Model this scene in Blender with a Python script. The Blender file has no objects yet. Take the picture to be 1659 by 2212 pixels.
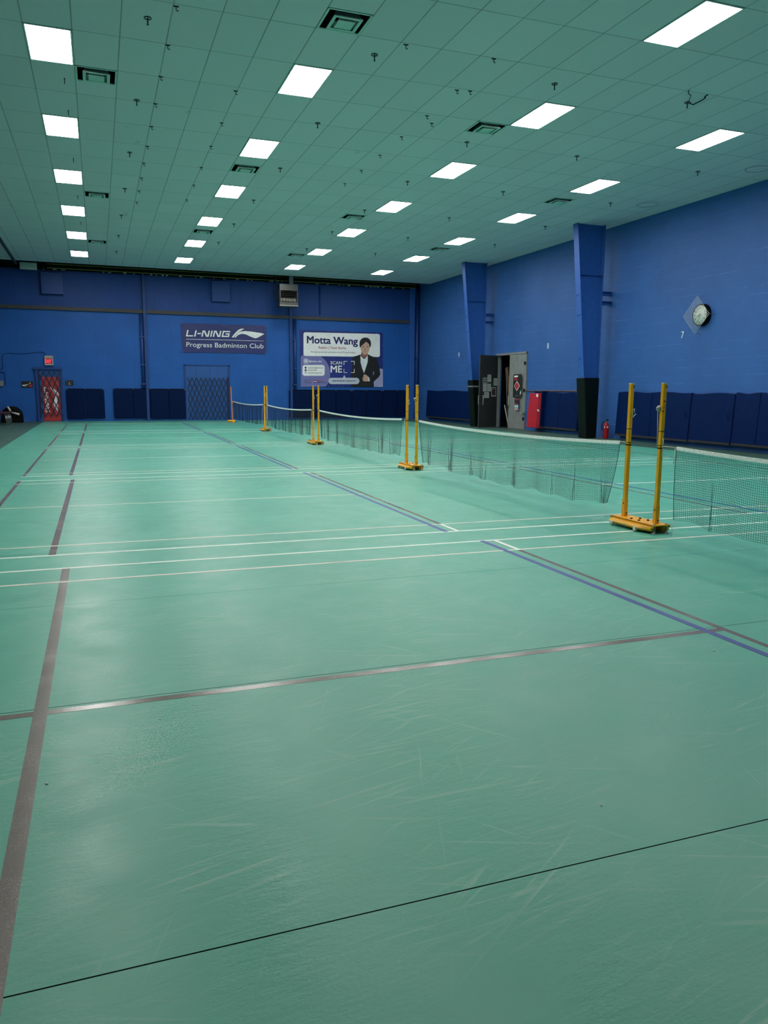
import bpy, math, random
import numpy as np
from mathutils import Vector, Matrix, geometry

S = bpy.context.scene
COL = S.collection

# ------------------------------------------------------------------ camera
CAM_F = 1677.12                       # focal length in pixels of the 1659 x 2212 frame
CAM_H = 1.463
YAW, PITCH, ROLL = 0.3498, -0.1567, 0.0075
_f = Vector((math.sin(YAW) * math.cos(PITCH), math.cos(YAW) * math.cos(PITCH), math.sin(PITCH)))
_r = Vector((math.cos(YAW), -math.sin(YAW), 0))
_u = _r.cross(_f)
CR = _r * math.cos(ROLL) + _u * math.sin(ROLL)
CU = -_r * math.sin(ROLL) + _u * math.cos(ROLL)
CF = _f
CP = Vector((0, 0, CAM_H))
cam = bpy.data.cameras.new('camera')
cam.sensor_fit = 'VERTICAL'
cam.sensor_height = 36.0
cam.lens = 36.0 * CAM_F / 2212.0
cam.clip_start = 0.05
cam.clip_end = 200
camo = bpy.data.objects.new('camera', cam)
COL.objects.link(camo)
m = Matrix((CR, CU, -CF)).transposed().to_4x4()
m.translation = CP
camo.matrix_world = m
S.camera = camo

# ------------------------------------------------------------------ world, exposure
LAMP = 35.0                            # radiance of the lit ceiling panels
LAMP_FROM_ROW = -1                     # lamps are lit from this row on (row 1 is the nearest full row in view)
S.view_settings.view_transform = 'Standard'
S.view_settings.look = 'None'
S.view_settings.gamma = 1.0
S.view_settings.use_curve_mapping = False
S.view_settings.exposure = 0.0
w = bpy.data.worlds.new('world')
S.world = w
w.use_nodes = True
w.node_tree.nodes['Background'].inputs[0].default_value = (0.6, 0.7, 0.8, 1)
w.node_tree.nodes['Background'].inputs[1].default_value = 0.0
S.cycles.max_bounces = 8
S.cycles.diffuse_bounces = 5
S.cycles.glossy_bounces = 3
S.cycles.use_denoising = True
S.cycles.sample_clamp_indirect = 6.0

# ------------------------------------------------------------------ pixel -> point on a real surface
def ray(px, py):
    return CF + CR * ((px - 829.5) / CAM_F) - CU * ((py - 1106.0) / CAM_F)

def on_y(px, py, y):
    d = ray(px, py); t = y / d.y
    return CP + d * t

def on_x(px, py, x):
    d = ray(px, py); t = x / d.x
    return CP + d * t

def on_z(px, py, z):
    d = ray(px, py); t = (z - CAM_H) / d.z
    return CP + d * t

def on_plane(px, py, p0, n):
    d = ray(px, py); t = (Vector(p0) - CP).dot(n) / d.dot(n)
    return CP + d * t

# ------------------------------------------------------------------ materials
def lin(c):
    return tuple(((v / 255) / 12.92 if v / 255 <= 0.04045 else ((v / 255 + 0.055) / 1.055) ** 2.4) for v in c)

def mat(name, rgb, rough=0.5, metal=0.0, var=0.08, scale=6.0, bump=0.0, bscale=40.0, spec=0.5, srgb=True):
    mt = bpy.data.materials.new(name)
    mt.use_nodes = True
    nt = mt.node_tree
    b = nt.nodes['Principled BSDF']
    c = lin(rgb) if srgb else rgb
    tc = nt.nodes.new('ShaderNodeTexCoord')
    no = nt.nodes.new('ShaderNodeTexNoise')
    no.inputs['Scale'].default_value = scale
    no.inputs['Detail'].default_value = 5
    nt.links.new(tc.outputs['Object'], no.inputs['Vector'])
    rp = nt.nodes.new('ShaderNodeMapRange')
    rp.inputs['From Min'].default_value = 0.3
    rp.inputs['From Max'].default_value = 0.7
    rp.inputs['To Min'].default_value = 1 - var
    rp.inputs['To Max'].default_value = 1 + var
    nt.links.new(no.outputs['Fac'], rp.inputs['Value'])
    mx = nt.nodes.new('ShaderNodeMix')
    mx.data_type = 'RGBA'
    mx.blend_type = 'MULTIPLY'
    mx.inputs['Factor'].default_value = 1
    mx.inputs['A'].default_value = (*c, 1)
    nt.links.new(rp.outputs['Result'], mx.inputs['B'])
    nt.links.new(mx.outputs['Result'], b.inputs['Base Color'])
    b.inputs['Roughness'].default_value = rough
    b.inputs['Metallic'].default_value = metal
    b.inputs['Specular IOR Level'].default_value = spec
    if bump:
        n2 = nt.nodes.new('ShaderNodeTexNoise')
        n2.inputs['Scale'].default_value = bscale
        n2.inputs['Detail'].default_value = 4
        nt.links.new(tc.outputs['Object'], n2.inputs['Vector'])
        bp = nt.nodes.new('ShaderNodeBump')
        bp.inputs['Strength'].default_value = bump
        bp.inputs['Distance'].default_value = 0.02
        nt.links.new(n2.outputs['Fac'], bp.inputs['Height'])
        nt.links.new(bp.outputs['Normal'], b.inputs['Normal'])
    return mt

def emis(name, rgb, strength):
    mt = bpy.data.materials.new(name)
    mt.use_nodes = True
    b = mt.node_tree.nodes['Principled BSDF']
    b.inputs['Base Color'].default_value = (*rgb, 1)
    b.inputs['Emission Color'].default_value = (*rgb, 1)
    b.inputs['Emission Strength'].default_value = strength
    return mt

def N(nt, typ, **kw):
    n = nt.nodes.new(typ)
    for k, v in kw.items():
        if k in n.inputs:
            n.inputs[k].default_value = v
        else:
            setattr(n, k, v)
    return n

def mth(nt, op, a, b=None, c=None):
    n = nt.nodes.new('ShaderNodeMath')
    n.operation = op
    for i, v in enumerate((a, b, c)):
        if v is None:
            continue
        if isinstance(v, (int, float)):
            n.inputs[i].default_value = v
        else:
            nt.links.new(v, n.inputs[i])
    return n.outputs[0]

def mixc(nt, fac, a, b, blend='MIX'):
    n = nt.nodes.new('ShaderNodeMix')
    n.data_type = 'RGBA'
    n.blend_type = blend
    for key, v in (('Factor', fac), ('A', a), ('B', b)):
        s = n.inputs[key]
        if isinstance(v, (int, float)):
            s.default_value = v
        elif isinstance(v, tuple):
            s.default_value = (*v, 1)
        else:
            nt.links.new(v, s)
    return n.outputs['Result']

def rng(nt, v, a, b, c=0.0, d=1.0):
    n = nt.nodes.new('ShaderNodeMapRange')
    nt.links.new(v, n.inputs['Value'])
    n.inputs['From Min'].default_value = a
    n.inputs['From Max'].default_value = b
    n.inputs['To Min'].default_value = c
    n.inputs['To Max'].default_value = d
    return n.outputs['Result']

def noise(nt, vec, scale, detail=4, rough=0.55, dist=0.0):
    n = nt.nodes.new('ShaderNodeTexNoise')
    n.inputs['Scale'].default_value = scale
    n.inputs['Detail'].default_value = detail
    n.inputs['Roughness'].default_value = rough
    n.inputs['Distortion'].default_value = dist
    nt.links.new(vec, n.inputs['Vector'])
    return n.outputs['Fac']

def mapping(nt, vec, scale=(1, 1, 1), rot=(0, 0, 0)):
    n = nt.nodes.new('ShaderNodeMapping')
    n.vector_type = 'TEXTURE'               # rotate first, then scale
    n.inputs['Scale'].default_value = tuple(1.0 / v for v in scale)
    n.inputs['Rotation'].default_value = rot
    nt.links.new(vec, n.inputs['Vector'])
    return n.outputs['Vector']

def floor_material(name, rgb, seams=True, scuff=1.0, base_rough=0.34):
    mt = bpy.data.materials.new(name)
    mt.use_nodes = True
    nt = mt.node_tree
    b = nt.nodes['Principled BSDF']
    tc = nt.nodes.new('ShaderNodeTexCoord')
    P = tc.outputs['Object']
    sep = nt.nodes.new('ShaderNodeSeparateXYZ')
    nt.links.new(P, sep.inputs[0])
    big = noise(nt, P, 0.5, 4)
    mid = noise(nt, P, 3.5, 6, 0.6)
    c = lin(rgb)
    col = mixc(nt, rng(nt, big, 0.3, 0.7), tuple(v * 0.93 for v in c), tuple(v * 1.07 for v in c))
    col = mixc(nt, rng(nt, mid, 0.35, 0.75, 0, 0.10), col, tuple(min(1, v * 1.25 + 0.02) for v in c))
    # long thin shoe scuffs in several directions
    tot = None
    for ang, sc, th, st in ((0.25, 1.6, 0.59, 20), (-0.35, 1.2, 0.61, 24), (0.6, 1.3, 0.61, 24), (0.05, 1.3, 0.61, 30), (-0.9, 1.1, 0.64, 26), (1.2, 1.4, 0.65, 30)):
        v = mapping(nt, P, (1.0 * sc, st * sc, 1), (0, 0, ang))
        n = noise(nt, v, 1.0, 3, 0.55, 0.6)
        k = rng(nt, n, th, th + 0.13)
        gate = rng(nt, noise(nt, P, 0.8 + sc * 0.3, 3), 0.44, 0.60)
        k = mth(nt, 'MULTIPLY', k, gate)
        tot = k if tot is None else mth(nt, 'MAXIMUM', tot, k)
    col = mixc(nt, mth(nt, 'MULTIPLY', tot, 0.30 * scuff), col, lin((196, 214, 200)))
    if seams:
        fr = mth(nt, 'FRACT', mth(nt, 'DIVIDE', mth(nt, 'ADD', sep.outputs['Y'], -1.885 + 18.32 + 0.916), 1.832))
        d = mth(nt, 'ABSOLUTE', mth(nt, 'SUBTRACT', fr, 0.5))
        sm = mth(nt, 'LESS_THAN', d, 0.0015)
        brk = rng(nt, noise(nt, P, 1.3, 2), 0.38, 0.46)
        near = mth(nt, 'LESS_THAN', sep.outputs['Y'], 4.6)
        brk = mth(nt, 'MAXIMUM', mth(nt, 'MULTIPLY', brk, 0.6), near)
        col = mixc(nt, mth(nt, 'MULTIPLY', sm, brk), col, (0.003, 0.008, 0.008))
    nt.links.new(col, b.inputs['Base Color'])
    fine = noise(nt, P, 60, 3)
    r = mth(nt, 'ADD', rng(nt, mid, 0.3, 0.7, base_rough - 0.05, base_rough + 0.09), mth(nt, 'MULTIPLY', tot, 0.10))
    nt.links.new(r, b.inputs['Roughness'])
    nt.links.new(mth(nt, 'MULTIPLY', mth(nt, 'SUBTRACT', 1.0, sm) if seams else 1.0, 0.30), b.inputs['Specular IOR Level'])
    h = mth(nt, 'ADD', mth(nt, 'MULTIPLY', fine, 0.25), mth(nt, 'MULTIPLY', tot, 0.0))
    h = mth(nt, 'ADD', h, mth(nt, 'MULTIPLY', noise(nt, mapping(nt, P, (1, 3.5, 1), (0, 0, 0.15)), 6, 5, 0.65), 1.5))
    bp = nt.nodes.new('ShaderNodeBump')
    bp.inputs['Strength'].default_value = 0.22
    bp.inputs['Distance'].default_value = 0.01
    nt.links.new(h, bp.inputs['Height'])
    nt.links.new(bp.outputs['Normal'], b.inputs['Normal'])
    return mt

def tape_material(name, rgb, rgb2, rough, wear):
    mt = bpy.data.materials.new(name)
    mt.use_nodes = True
    nt = mt.node_tree
    b = nt.nodes['Principled BSDF']
    tc = nt.nodes.new('ShaderNodeTexCoord')
    P = tc.outputs['Object']
    n = noise(nt, P, 150, 4, 0.7)
    n2 = noise(nt, P, 3, 3)
    k = rng(nt, mth(nt, 'ADD', mth(nt, 'MULTIPLY', n, 0.6), mth(nt, 'MULTIPLY', n2, 0.4)), 0.55 - wear, 0.62 - wear * 0.5)
    col = mixc(nt, k, lin(rgb), lin(rgb2))
    nt.links.new(col, b.inputs['Base Color'])
    nt.links.new(rng(nt, n, 0.3, 0.7, rough - 0.05, rough + 0.05), b.inputs['Roughness'])
    bp = nt.nodes.new('ShaderNodeBump')
    bp.inputs['Strength'].default_value = 0.10
    bp.inputs['Distance'].default_value = 0.003
    nt.links.new(n, bp.inputs['Height'])
    nt.links.new(bp.outputs['Normal'], b.inputs['Normal'])
    return mt

def wall_material(name, rgb, kind):
    """painted wall: 'block' concrete blocks, 'panel' flat panels, 'rib' ribbed metal sheet"""
    mt = bpy.data.materials.new(name)
    mt.use_nodes = True
    nt = mt.node_tree
    b = nt.nodes['Principled BSDF']
    tc = nt.nodes.new('ShaderNodeTexCoord')
    P = tc.outputs['Object']
    sep = nt.nodes.new('ShaderNodeSeparateXYZ')
    nt.links.new(P, sep.inputs[0])
    c = lin(rgb)
    big = noise(nt, P, 0.9, 5, 0.6)
    col = mixc(nt, rng(nt, big, 0.3, 0.72), tuple(v * 0.9 for v in c), tuple(v * 1.12 for v in c))
    hgt = mth(nt, 'MULTIPLY', noise(nt, P, 35, 3), 0.15)
    if kind == 'block':
        cmb = nt.nodes.new('ShaderNodeCombineXYZ')
        nt.links.new(sep.outputs['Y'], cmb.inputs['X'])
        nt.links.new(sep.outputs['Z'], cmb.inputs['Y'])
        br = nt.nodes.new('ShaderNodeTexBrick')
        br.inputs['Scale'].default_value = 1.0
        br.inputs['Brick Width'].default_value = 0.42
        br.inputs['Row Height'].default_value = 0.21
        br.inputs['Mortar Size'].default_value = 0.007
        br.inputs['Mortar Smooth'].default_value = 0.3
        br.inputs['Color1'].default_value = (1, 1, 1, 1)
        br.inputs['Color2'].default_value = (0.93, 0.93, 0.93, 1)
        nt.links.new(cmb.outputs[0], br.inputs['Vector'])
        hgt = mth(nt, 'SUBTRACT', hgt, mth(nt, 'MULTIPLY', br.outputs['Fac'], 0.5))
        zl = mth(nt, 'FRACT', mth(nt, 'DIVIDE', sep.outputs['Z'], 0.21))
        ln = mth(nt, 'LESS_THAN', zl, 0.09)
        g = rng(nt, noise(nt, mapping(nt, P, (1, 0.6, 4)), 1.2, 4, 0.65), 0.48, 0.66)
        col = mixc(nt, mth(nt, 'MULTIPLY', mth(nt, 'MULTIPLY', ln, g), 0.6), col, tuple(min(1, v * 1.7 + 0.02) for v in c))
    elif kind == 'panel':
        fx = mth(nt, 'FRACT', mth(nt, 'DIVIDE', sep.outputs['X'], 1.55))
        fz = mth(nt, 'FRACT', mth(nt, 'DIVIDE', mth(nt, 'ADD', sep.outputs['Z'], -2.3), 2.5))
        ln = mth(nt, 'MAXIMUM', mth(nt, 'LESS_THAN', fx, 0.010), mth(nt, 'LESS_THAN', fz, 0.006))
        col = mixc(nt, mth(nt, 'MULTIPLY', ln, 0.35), col, tuple(v * 0.4 for v in c))
        # chipped, scraped paint low on the wall
        low = rng(nt, sep.outputs['Z'], 0.28, 0.02)
        chip = mth(nt, 'MULTIPLY', rng(nt, noise(nt, P, 9, 5, 0.7), 0.60, 0.64), low)
        col = mixc(nt, mth(nt, 'MULTIPLY', chip, 0.75), col, lin((120, 135, 165)))
        sc = rng(nt, noise(nt, mapping(nt, P, (1.5, 1, 1)), 1.1, 5, 0.7), 0.60, 0.70)
        band = rng(nt, sep.outputs['Z'], 0.9, 0.1)
        col = mixc(nt, mth(nt, 'MULTIPLY', mth(nt, 'MULTIPLY', sc, band), 0.45), col, lin((44, 46, 88)))
    else:
        fx = mth(nt, 'FRACT', mth(nt, 'DIVIDE', sep.outputs['X'], 0.62))
        ln = mth(nt, 'LESS_THAN', fx, 0.045)
        hgt = mth(nt, 'SUBTRACT', hgt, ln)
        col = mixc(nt, mth(nt, 'MULTIPLY', ln, 0.35), col, tuple(v * 0.5 for v in c))
    nt.links.new(col, b.inputs['Base Color'])
    b.inputs['Roughness'].default_value = 0.55
    b.inputs['Specular IOR Level'].default_value = 0.35
    bp = nt.nodes.new('ShaderNodeBump')
    bp.inputs['Strength'].default_value = 0.5
    bp.inputs['Distance'].default_value = 0.012
    nt.links.new(hgt, bp.inputs['Height'])
    nt.links.new(bp.outputs['Normal'], b.inputs['Normal'])
    return mt

PX, PY = 0.63537, 1.27765              # ceiling tile pitch
CX0, CY0 = -0.4318 - PX / 2, 9.386 - PY / 2
H = 6.403
def ceiling_material():
    mt = bpy.data.materials.new('ceiling_tile')
    mt.use_nodes = True
    nt = mt.node_tree
    b = nt.nodes['Principled BSDF']
    tc = nt.nodes.new('ShaderNodeTexCoord')
    P = tc.outputs['Object']
    sep = nt.nodes.new('ShaderNodeSeparateXYZ')
    nt.links.new(P, sep.inputs[0])
    c = lin(CEIL_RGB)
    ux = mth(nt, 'DIVIDE', mth(nt, 'SUBTRACT', sep.outputs['X'], CX0 - 50 * PX), PX)
    uy = mth(nt, 'DIVIDE', mth(nt, 'SUBTRACT', sep.outputs['Y'], CY0 - 50 * PY), PY)
    wn = nt.nodes.new('ShaderNodeTexWhiteNoise')
    cmb = nt.nodes.new('ShaderNodeCombineXYZ')
    nt.links.new(mth(nt, 'FLOOR', ux), cmb.inputs['X'])
    nt.links.new(mth(nt, 'FLOOR', uy), cmb.inputs['Y'])
    nt.links.new(cmb.outputs[0], wn.inputs['Vector'])
    col = mixc(nt, wn.outputs['Value'], tuple(v * 0.97 for v in c), tuple(v * 1.03 for v in c))
    def edge(u, wdt):
        f = mth(nt, 'FRACT', u)
        return mth(nt, 'GREATER_THAN', mth(nt, 'ABSOLUTE', mth(nt, 'SUBTRACT', f, 0.5)), 0.5 - wdt)
    ln = mth(nt, 'MAXIMUM', edge(ux, 0.019), edge(uy, 0.009))
    thin = mth(nt, 'MAXIMUM', edge(ux, 0.007), edge(uy, 0.0035))
    g = rng(nt, noise(nt, P, 0.7, 3), 0.3, 0.7, 0.45, 0.85)
    col = mixc(nt, mth(nt, 'MULTIPLY', ln, 0.30), col, tuple(v * 0.45 for v in c))
    col = mixc(nt, mth(nt, 'MULTIPLY', thin, g), col, tuple(v * 0.10 for v in c))  # dark tile joints with their shadow lines put into the colour
    stain = rng(nt, noise(nt, P, 1.6, 3), 0.72, 0.76)
    col = mixc(nt, mth(nt, 'MULTIPLY', stain, 0.22), col, lin((120, 110, 70)))
    nt.links.new(col, b.inputs['Base Color'])
    b.inputs['Roughness'].default_value = 0.85
    b.inputs['Specular IOR Level'].default_value = 0.2
    bp = nt.nodes.new('ShaderNodeBump')
    bp.inputs['Strength'].default_value = 0.3
    bp.inputs['Distance'].default_value = 0.005
    nt.links.new(mth(nt, 'SUBTRACT', mth(nt, 'MULTIPLY', noise(nt, P, 120, 2), 0.3), ln), bp.inputs['Height'])
    nt.links.new(bp.outputs['Normal'], b.inputs['Normal'])
    return mt

def banner_material(name, rgb, rough=0.45):
    mt = mat(name, rgb, rough, var=0.05, scale=3)
    nt = mt.node_tree
    b = nt.nodes['Principled BSDF']
    tc = nt.nodes.new('ShaderNodeTexCoord')
    h = noise(nt, mapping(nt, tc.outputs['Object'], (1, 1, 2.0), (0, 0.5, 0)), 1.6, 2, 0.4, 0.8)
    bp = nt.nodes.new('ShaderNodeBump')
    bp.inputs['Strength'].default_value = 0.35
    bp.inputs['Distance'].default_value = 0.06
    nt.links.new(h, bp.inputs['Height'])
    nt.links.new(bp.outputs['Normal'], b.inputs['Normal'])
    return mt

FLOOR_RGB = (84, 165, 142)
CEIL_RGB = (222, 206, 214)
M = {}
M['floor'] = floor_material('sport_vinyl', FLOOR_RGB)
M['floor_dark'] = floor_material('bare_floor', (62, 92, 82), False, 0.3, 0.45)
M['tape_white'] = tape_material('white_tape', (232, 236, 226), (190, 205, 194), 0.45, 0.0)
M['tape_worn'] = tape_material('worn_white_tape', (216, 212, 198), (182, 168, 154), 0.4, 0.03)
M['tape_grey'] = tape_material('worn_grey_tape', (120, 109, 103), (148, 138, 132), 0.19, 0.03)
M['tape_blue'] = tape_material('blue_tape', (22, 52, 138), (40, 72, 140), 0.42, 0.0)
M['block'] = wall_material('blue_painted_block', (50, 96, 163), 'block')
M['panel'] = wall_material('blue_painted_panel', (24, 88, 168), 'panel')
M['rib'] = wall_material('blue_ribbed_sheet', (26, 68, 140), 'rib')  # darker than the panels below: dimness of the upper wall put into the blue
M['plain_wall'] = mat('blue_wall_paint', (38, 76, 148), 0.6)
M['ceiling'] = ceiling_material()
M['diffuser'] = emis('lit_diffuser', (1.0, 0.985, 0.955), LAMP)
M['lamp_frame'] = mat('white_enamel', (215, 218, 214), 0.4)
M['vent'] = mat('painted_vent', (188, 202, 194), 0.55)
M['black'] = mat('matt_black', (7, 7, 9), 0.8, spec=0.15)
M['void'] = mat('unlit_roof_void', (7, 7, 7), 0.95)  # near-black colour stands for the darkness of roof gap and store room
M['bronze'] = mat('dark_metal', (44, 46, 44), 0.4, 0.6)
M['steel_blue'] = mat('blue_painted_steel', (44, 92, 172), 0.42, bump=0.08)
M['steel_dark'] = mat('blue_painted_conduit', (18, 58, 126), 0.5)
M['rail'] = mat('grey_brown_steel', (62, 60, 64), 0.6)
M['olive'] = mat('olive_steel', (124, 122, 62), 0.6)
M['mat_blue'] = mat('navy_vinyl', (3, 30, 78), 0.55, bump=0.2, bscale=5, spec=0.08)
M['mat_navy'] = mat('dark_navy_vinyl', (3, 25, 66), 0.55, bump=0.2, bscale=5, spec=0.08)
M['mat_edge'] = mat('mat_foam_edge', (44, 42, 38), 0.8)
M['mat_red'] = mat('red_vinyl', (184, 22, 44), 0.5, bump=0.3, bscale=6)
M['pad_green'] = mat('dark_green_vinyl', (3, 15, 13), 0.5, bump=0.15, bscale=8, spec=0.2)
M['duct_tape'] = mat('grey_tape', (120, 124, 122), 0.4)
M['yellow'] = mat('yellow_paint', (232, 166, 18), 0.34, var=0.10, scale=9)
M['orange'] = mat('orange_paint', (222, 126, 40), 0.4, var=0.1, scale=9)
M['wheel'] = mat('white_rubber', (205, 205, 200), 0.5)
M['net'] = mat('dark_twine', (20, 26, 26), 0.8)
M['net_tape'] = mat('white_net_tape', (240, 241, 235), 0.7, var=0.16, scale=45)
M['cord'] = mat('white_cord', (205, 205, 190), 0.8)
M['galv'] = mat('galvanised', (150, 150, 146), 0.4, 0.5)
M['grey_door'] = mat('grey_door_paint', (130, 132, 131), 0.45, var=0.14, scale=5)
M['grey_dark'] = mat('dark_grey_door_paint', (54, 57, 60), 0.45, var=0.12, scale=5)
M['alu'] = mat('brushed_aluminium', (196, 194, 184), 0.35, 0.6)
M['blue_door'] = mat('blue_door_paint', (26, 84, 156), 0.5, var=0.06)
M['lattice'] = mat('navy_gate_steel', (8, 22, 62), 0.5)
M['wood'] = mat('plank_wood', (126, 88, 52), 0.7, var=0.2, scale=12)
M['paper'] = mat('paper', (196, 200, 200), 0.8, var=0.04)
M['ink'] = mat('print_black', (22, 22, 24), 0.6)
M['print_grey'] = mat('print_grey', (120, 122, 126), 0.7)
M['red_print'] = mat('print_red', (176, 40, 46), 0.6)
M['white_print'] = mat('print_white', (246, 244, 244), 0.6)
M['navy_banner'] = banner_material('navy_banner_vinyl', (36, 44, 108))
M['royal_banner'] = banner_material('royal_banner_vinyl', (26, 44, 124))
M['white_banner'] = banner_material('white_banner_print', (244, 242, 242))
M['lilac'] = banner_material('lilac_banner_print', (118, 118, 176))
M['red_banner'] = banner_material('red_banner_vinyl', (178, 52, 54))
M['navy_ink'] = mat('navy_ink', (30, 34, 100), 0.6)
M['skin'] = mat('printed_skin', (206, 166, 146), 0.6, var=0.03)
M['skin_shade'] = mat('printed_lips', (160, 100, 92), 0.6)
M['suit'] = mat('printed_suit', (16, 16, 20), 0.6)
M['shirt'] = mat('printed_shirt', (226, 228, 232), 0.6)
M['pill'] = mat('printed_grey_bubble', (196, 200, 216), 0.6)
M['ext_red'] = mat('extinguisher_red', (160, 14, 24), 0.3)
M['clock_face'] = mat('clock_face', (226, 230, 220), 0.5)
M['exit_case'] = mat('exit_sign_case', (170, 158, 150), 0.5)
M['exit_glow'] = emis('lit_exit_legend', (1.0, 0.06, 0.11), 1.1)
M['exit_panel'] = mat('exit_panel', (150, 30, 48), 0.5)
M['maroon'] = mat('maroon_vinyl', (70, 14, 26), 0.5)
M['chrome'] = mat('chrome', (190, 192, 196), 0.2, 0.9)
M['tube_white'] = mat('shuttle_tube', (206, 200, 188), 0.5)
M['wire'] = mat('white_wire', (214, 216, 214), 0.4)
M['insul'] = mat('pale_insulation', (186, 200, 190), 0.8)

# ------------------------------------------------------------------ mesh helpers
class MB:
    def __init__(s):
        s.v = []; s.f = []; s.sm = []
    def quad_faces(s, base, faces, smooth=False):
        for f in faces:
            s.f.append(tuple(base + i for i in f)); s.sm.append(smooth)
    def box(s, a, b, mtx=None):
        x0, y0, z0 = a; x1, y1, z1 = b
        if x0 > x1: x0, x1 = x1, x0
        if y0 > y1: y0, y1 = y1, y0
        if z0 > z1: z0, z1 = z1, z0
        n = len(s.v)
        pts = [Vector(p) for p in ((x0, y0, z0), (x1, y0, z0), (x1, y1, z0), (x0, y1, z0), (x0, y0, z1), (x1, y0, z1), (x1, y1, z1), (x0, y1, z1))]
        if mtx: pts = [mtx @ p for p in pts]
        s.v += [tuple(p) for p in pts]
        s.quad_faces(n, [(0, 3, 2, 1), (4, 5, 6, 7), (0, 1, 5, 4), (1, 2, 6, 5), (2, 3, 7, 6), (3, 0, 4, 7)])
        return s
    def hexa(s, pts):
        n = len(s.v)
        s.v += [tuple(p) for p in pts]
        s.quad_faces(n, [(0, 3, 2, 1), (4, 5, 6, 7), (0, 1, 5, 4), (1, 2, 6, 5), (2, 3, 7, 6), (3, 0, 4, 7)])
        return s
    def tube(s, pts, r, seg=10, cap=True):
        pts = [Vector(p) for p in pts]
        n0 = len(s.v)
        k = len(pts)
        prev = None
        for i, p in enumerate(pts):
            d = (pts[min(i + 1, k - 1)] - pts[max(i - 1, 0)]).normalized()
            a = prev if prev is not None else (Vector((0, 0, 1)) if abs(d.z) < 0.9 else Vector((1, 0, 0)))
            u = d.cross(a)
            if u.length < 1e-6: u = d.cross(Vector((0, 1, 0)))
            u.normalize(); vv = u.cross(d).normalized(); prev = vv
            rr = r[i] if isinstance(r, (list, tuple)) else r
            for j in range(seg):
                t = 2 * math.pi * j / seg
                s.v.append(tuple(p + (u * math.cos(t) + vv * math.sin(t)) * rr))
        for i in range(k - 1):
            for j in range(seg):
                a = n0 + i * seg + j; b = n0 + i * seg + (j + 1) % seg
                s.f.append((a, b, b + seg, a + seg)); s.sm.append(seg > 4)
        if cap:
            s.f.append(tuple(n0 + j for j in reversed(range(seg)))); s.sm.append(False)
            s.f.append(tuple(n0 + (k - 1) * seg + j for j in range(seg))); s.sm.append(False)
        return s
    def lathe(s, prof, origin=(0, 0, 0), axis='Z', seg=24):
        n0 = len(s.v); k = len(prof); o = Vector(origin)
        for r, h in prof:
            for j in range(seg):
                t = 2 * math.pi * j / seg
                c, q = r * math.cos(t), r * math.sin(t)
                p = Vector((c, q, h)) if axis == 'Z' else (Vector((h, c, q)) if axis == 'X' else Vector((c, h, q)))
                s.v.append(tuple(o + p))
        for i in range(k - 1):
            for j in range(seg):
                a = n0 + i * seg + j; b = n0 + i * seg + (j + 1) % seg
                s.f.append((a, b, b + seg, a + seg)); s.sm.append(True)
        s.f.append(tuple(n0 + j for j in reversed(range(seg)))); s.sm.append(False)
        s.f.append(tuple(n0 + (k - 1) * seg + j for j in range(seg))); s.sm.append(False)
        return s
    def poly(s, pts, off):
        """flat polygon given as 3D points, thickened by vector off"""
        pts = [Vector(p) for p in pts]; off = Vector(off)
        tris = geometry.tessellate_polygon([pts])
        n0 = len(s.v); k = len(pts)
        s.v += [tuple(p) for p in pts] + [tuple(p + off) for p in pts]
        for t in tris:
            s.f.append(tuple(n0 + i for i in t)); s.sm.append(False)
            s.f.append(tuple(n0 + k + i for i in reversed(t))); s.sm.append(False)
        for i in range(k):
            j = (i + 1) % k
            s.f.append((n0 + i, n0 + j, n0 + k + j, n0 + k + i)); s.sm.append(False)
        return s
    def build(s, name, material, parent=None, bevel=0.0, bseg=2):
        me = bpy.data.meshes.new(name)
        me.from_pydata(s.v, [], s.f)
        me.polygons.foreach_set('use_smooth', s.sm)
        me.update()
        me.materials.append(material)
        o = bpy.data.objects.new(name, me)
        COL.objects.link(o)
        if parent is not None:
            o.parent = parent
            o.matrix_parent_inverse = Matrix.Identity(4)
            # vertices are given in world space: keep them there
            me.transform(WORLD(parent).inverted())
        if bevel:
            bm = o.modifiers.new('bevel', 'BEVEL')
            bm.width = bevel; bm.segments = bseg; bm.limit_method = 'ANGLE'
        import bmesh
        b2 = bmesh.new(); b2.from_mesh(me)
        bmesh.ops.recalc_face_normals(b2, faces=b2.faces)
        b2.to_mesh(me); b2.free()
        return o

def WORLD(o):
    mw = o.matrix_basis.copy()
    p = o.parent
    while p is not None:
        mw = p.matrix_basis @ mw
        p = p.parent
    return mw

def thing(name, label, cat, loc=(0, 0, 0), rotz=0.0, group=None):
    o = bpy.data.objects.new(name, None)
    COL.objects.link(o)
    o.empty_display_size = 0.1
    o.location = loc; o.rotation_euler = (0, 0, rotz)
    bpy.context.view_layer.update()
    o['label'] = label; o['category'] = cat
    if group: o['group'] = group
    return o

def tag(o, label, cat, group=None, kind=None):
    o['label'] = label; o['category'] = cat
    if group: o['group'] = group
    if kind: o['kind'] = kind
    return o

def struct(o, label=None, cat=None):
    o['kind'] = 'structure'
    if label: o['label'] = label
    if cat: o['category'] = cat
    return o

def dup(root, loc, label, group=None, rotz=None):
    r = root.copy(); COL.objects.link(r)
    r.location = loc
    if rotz is not None: r.rotation_euler = (0, 0, rotz)
    r['label'] = label
    if group: r['group'] = group
    for ch in list(root.children):
        c = ch.copy(); COL.objects.link(c); c.parent = r
        for g in ch.children:
            d = g.copy(); COL.objects.link(d); d.parent = c
    return r

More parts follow.
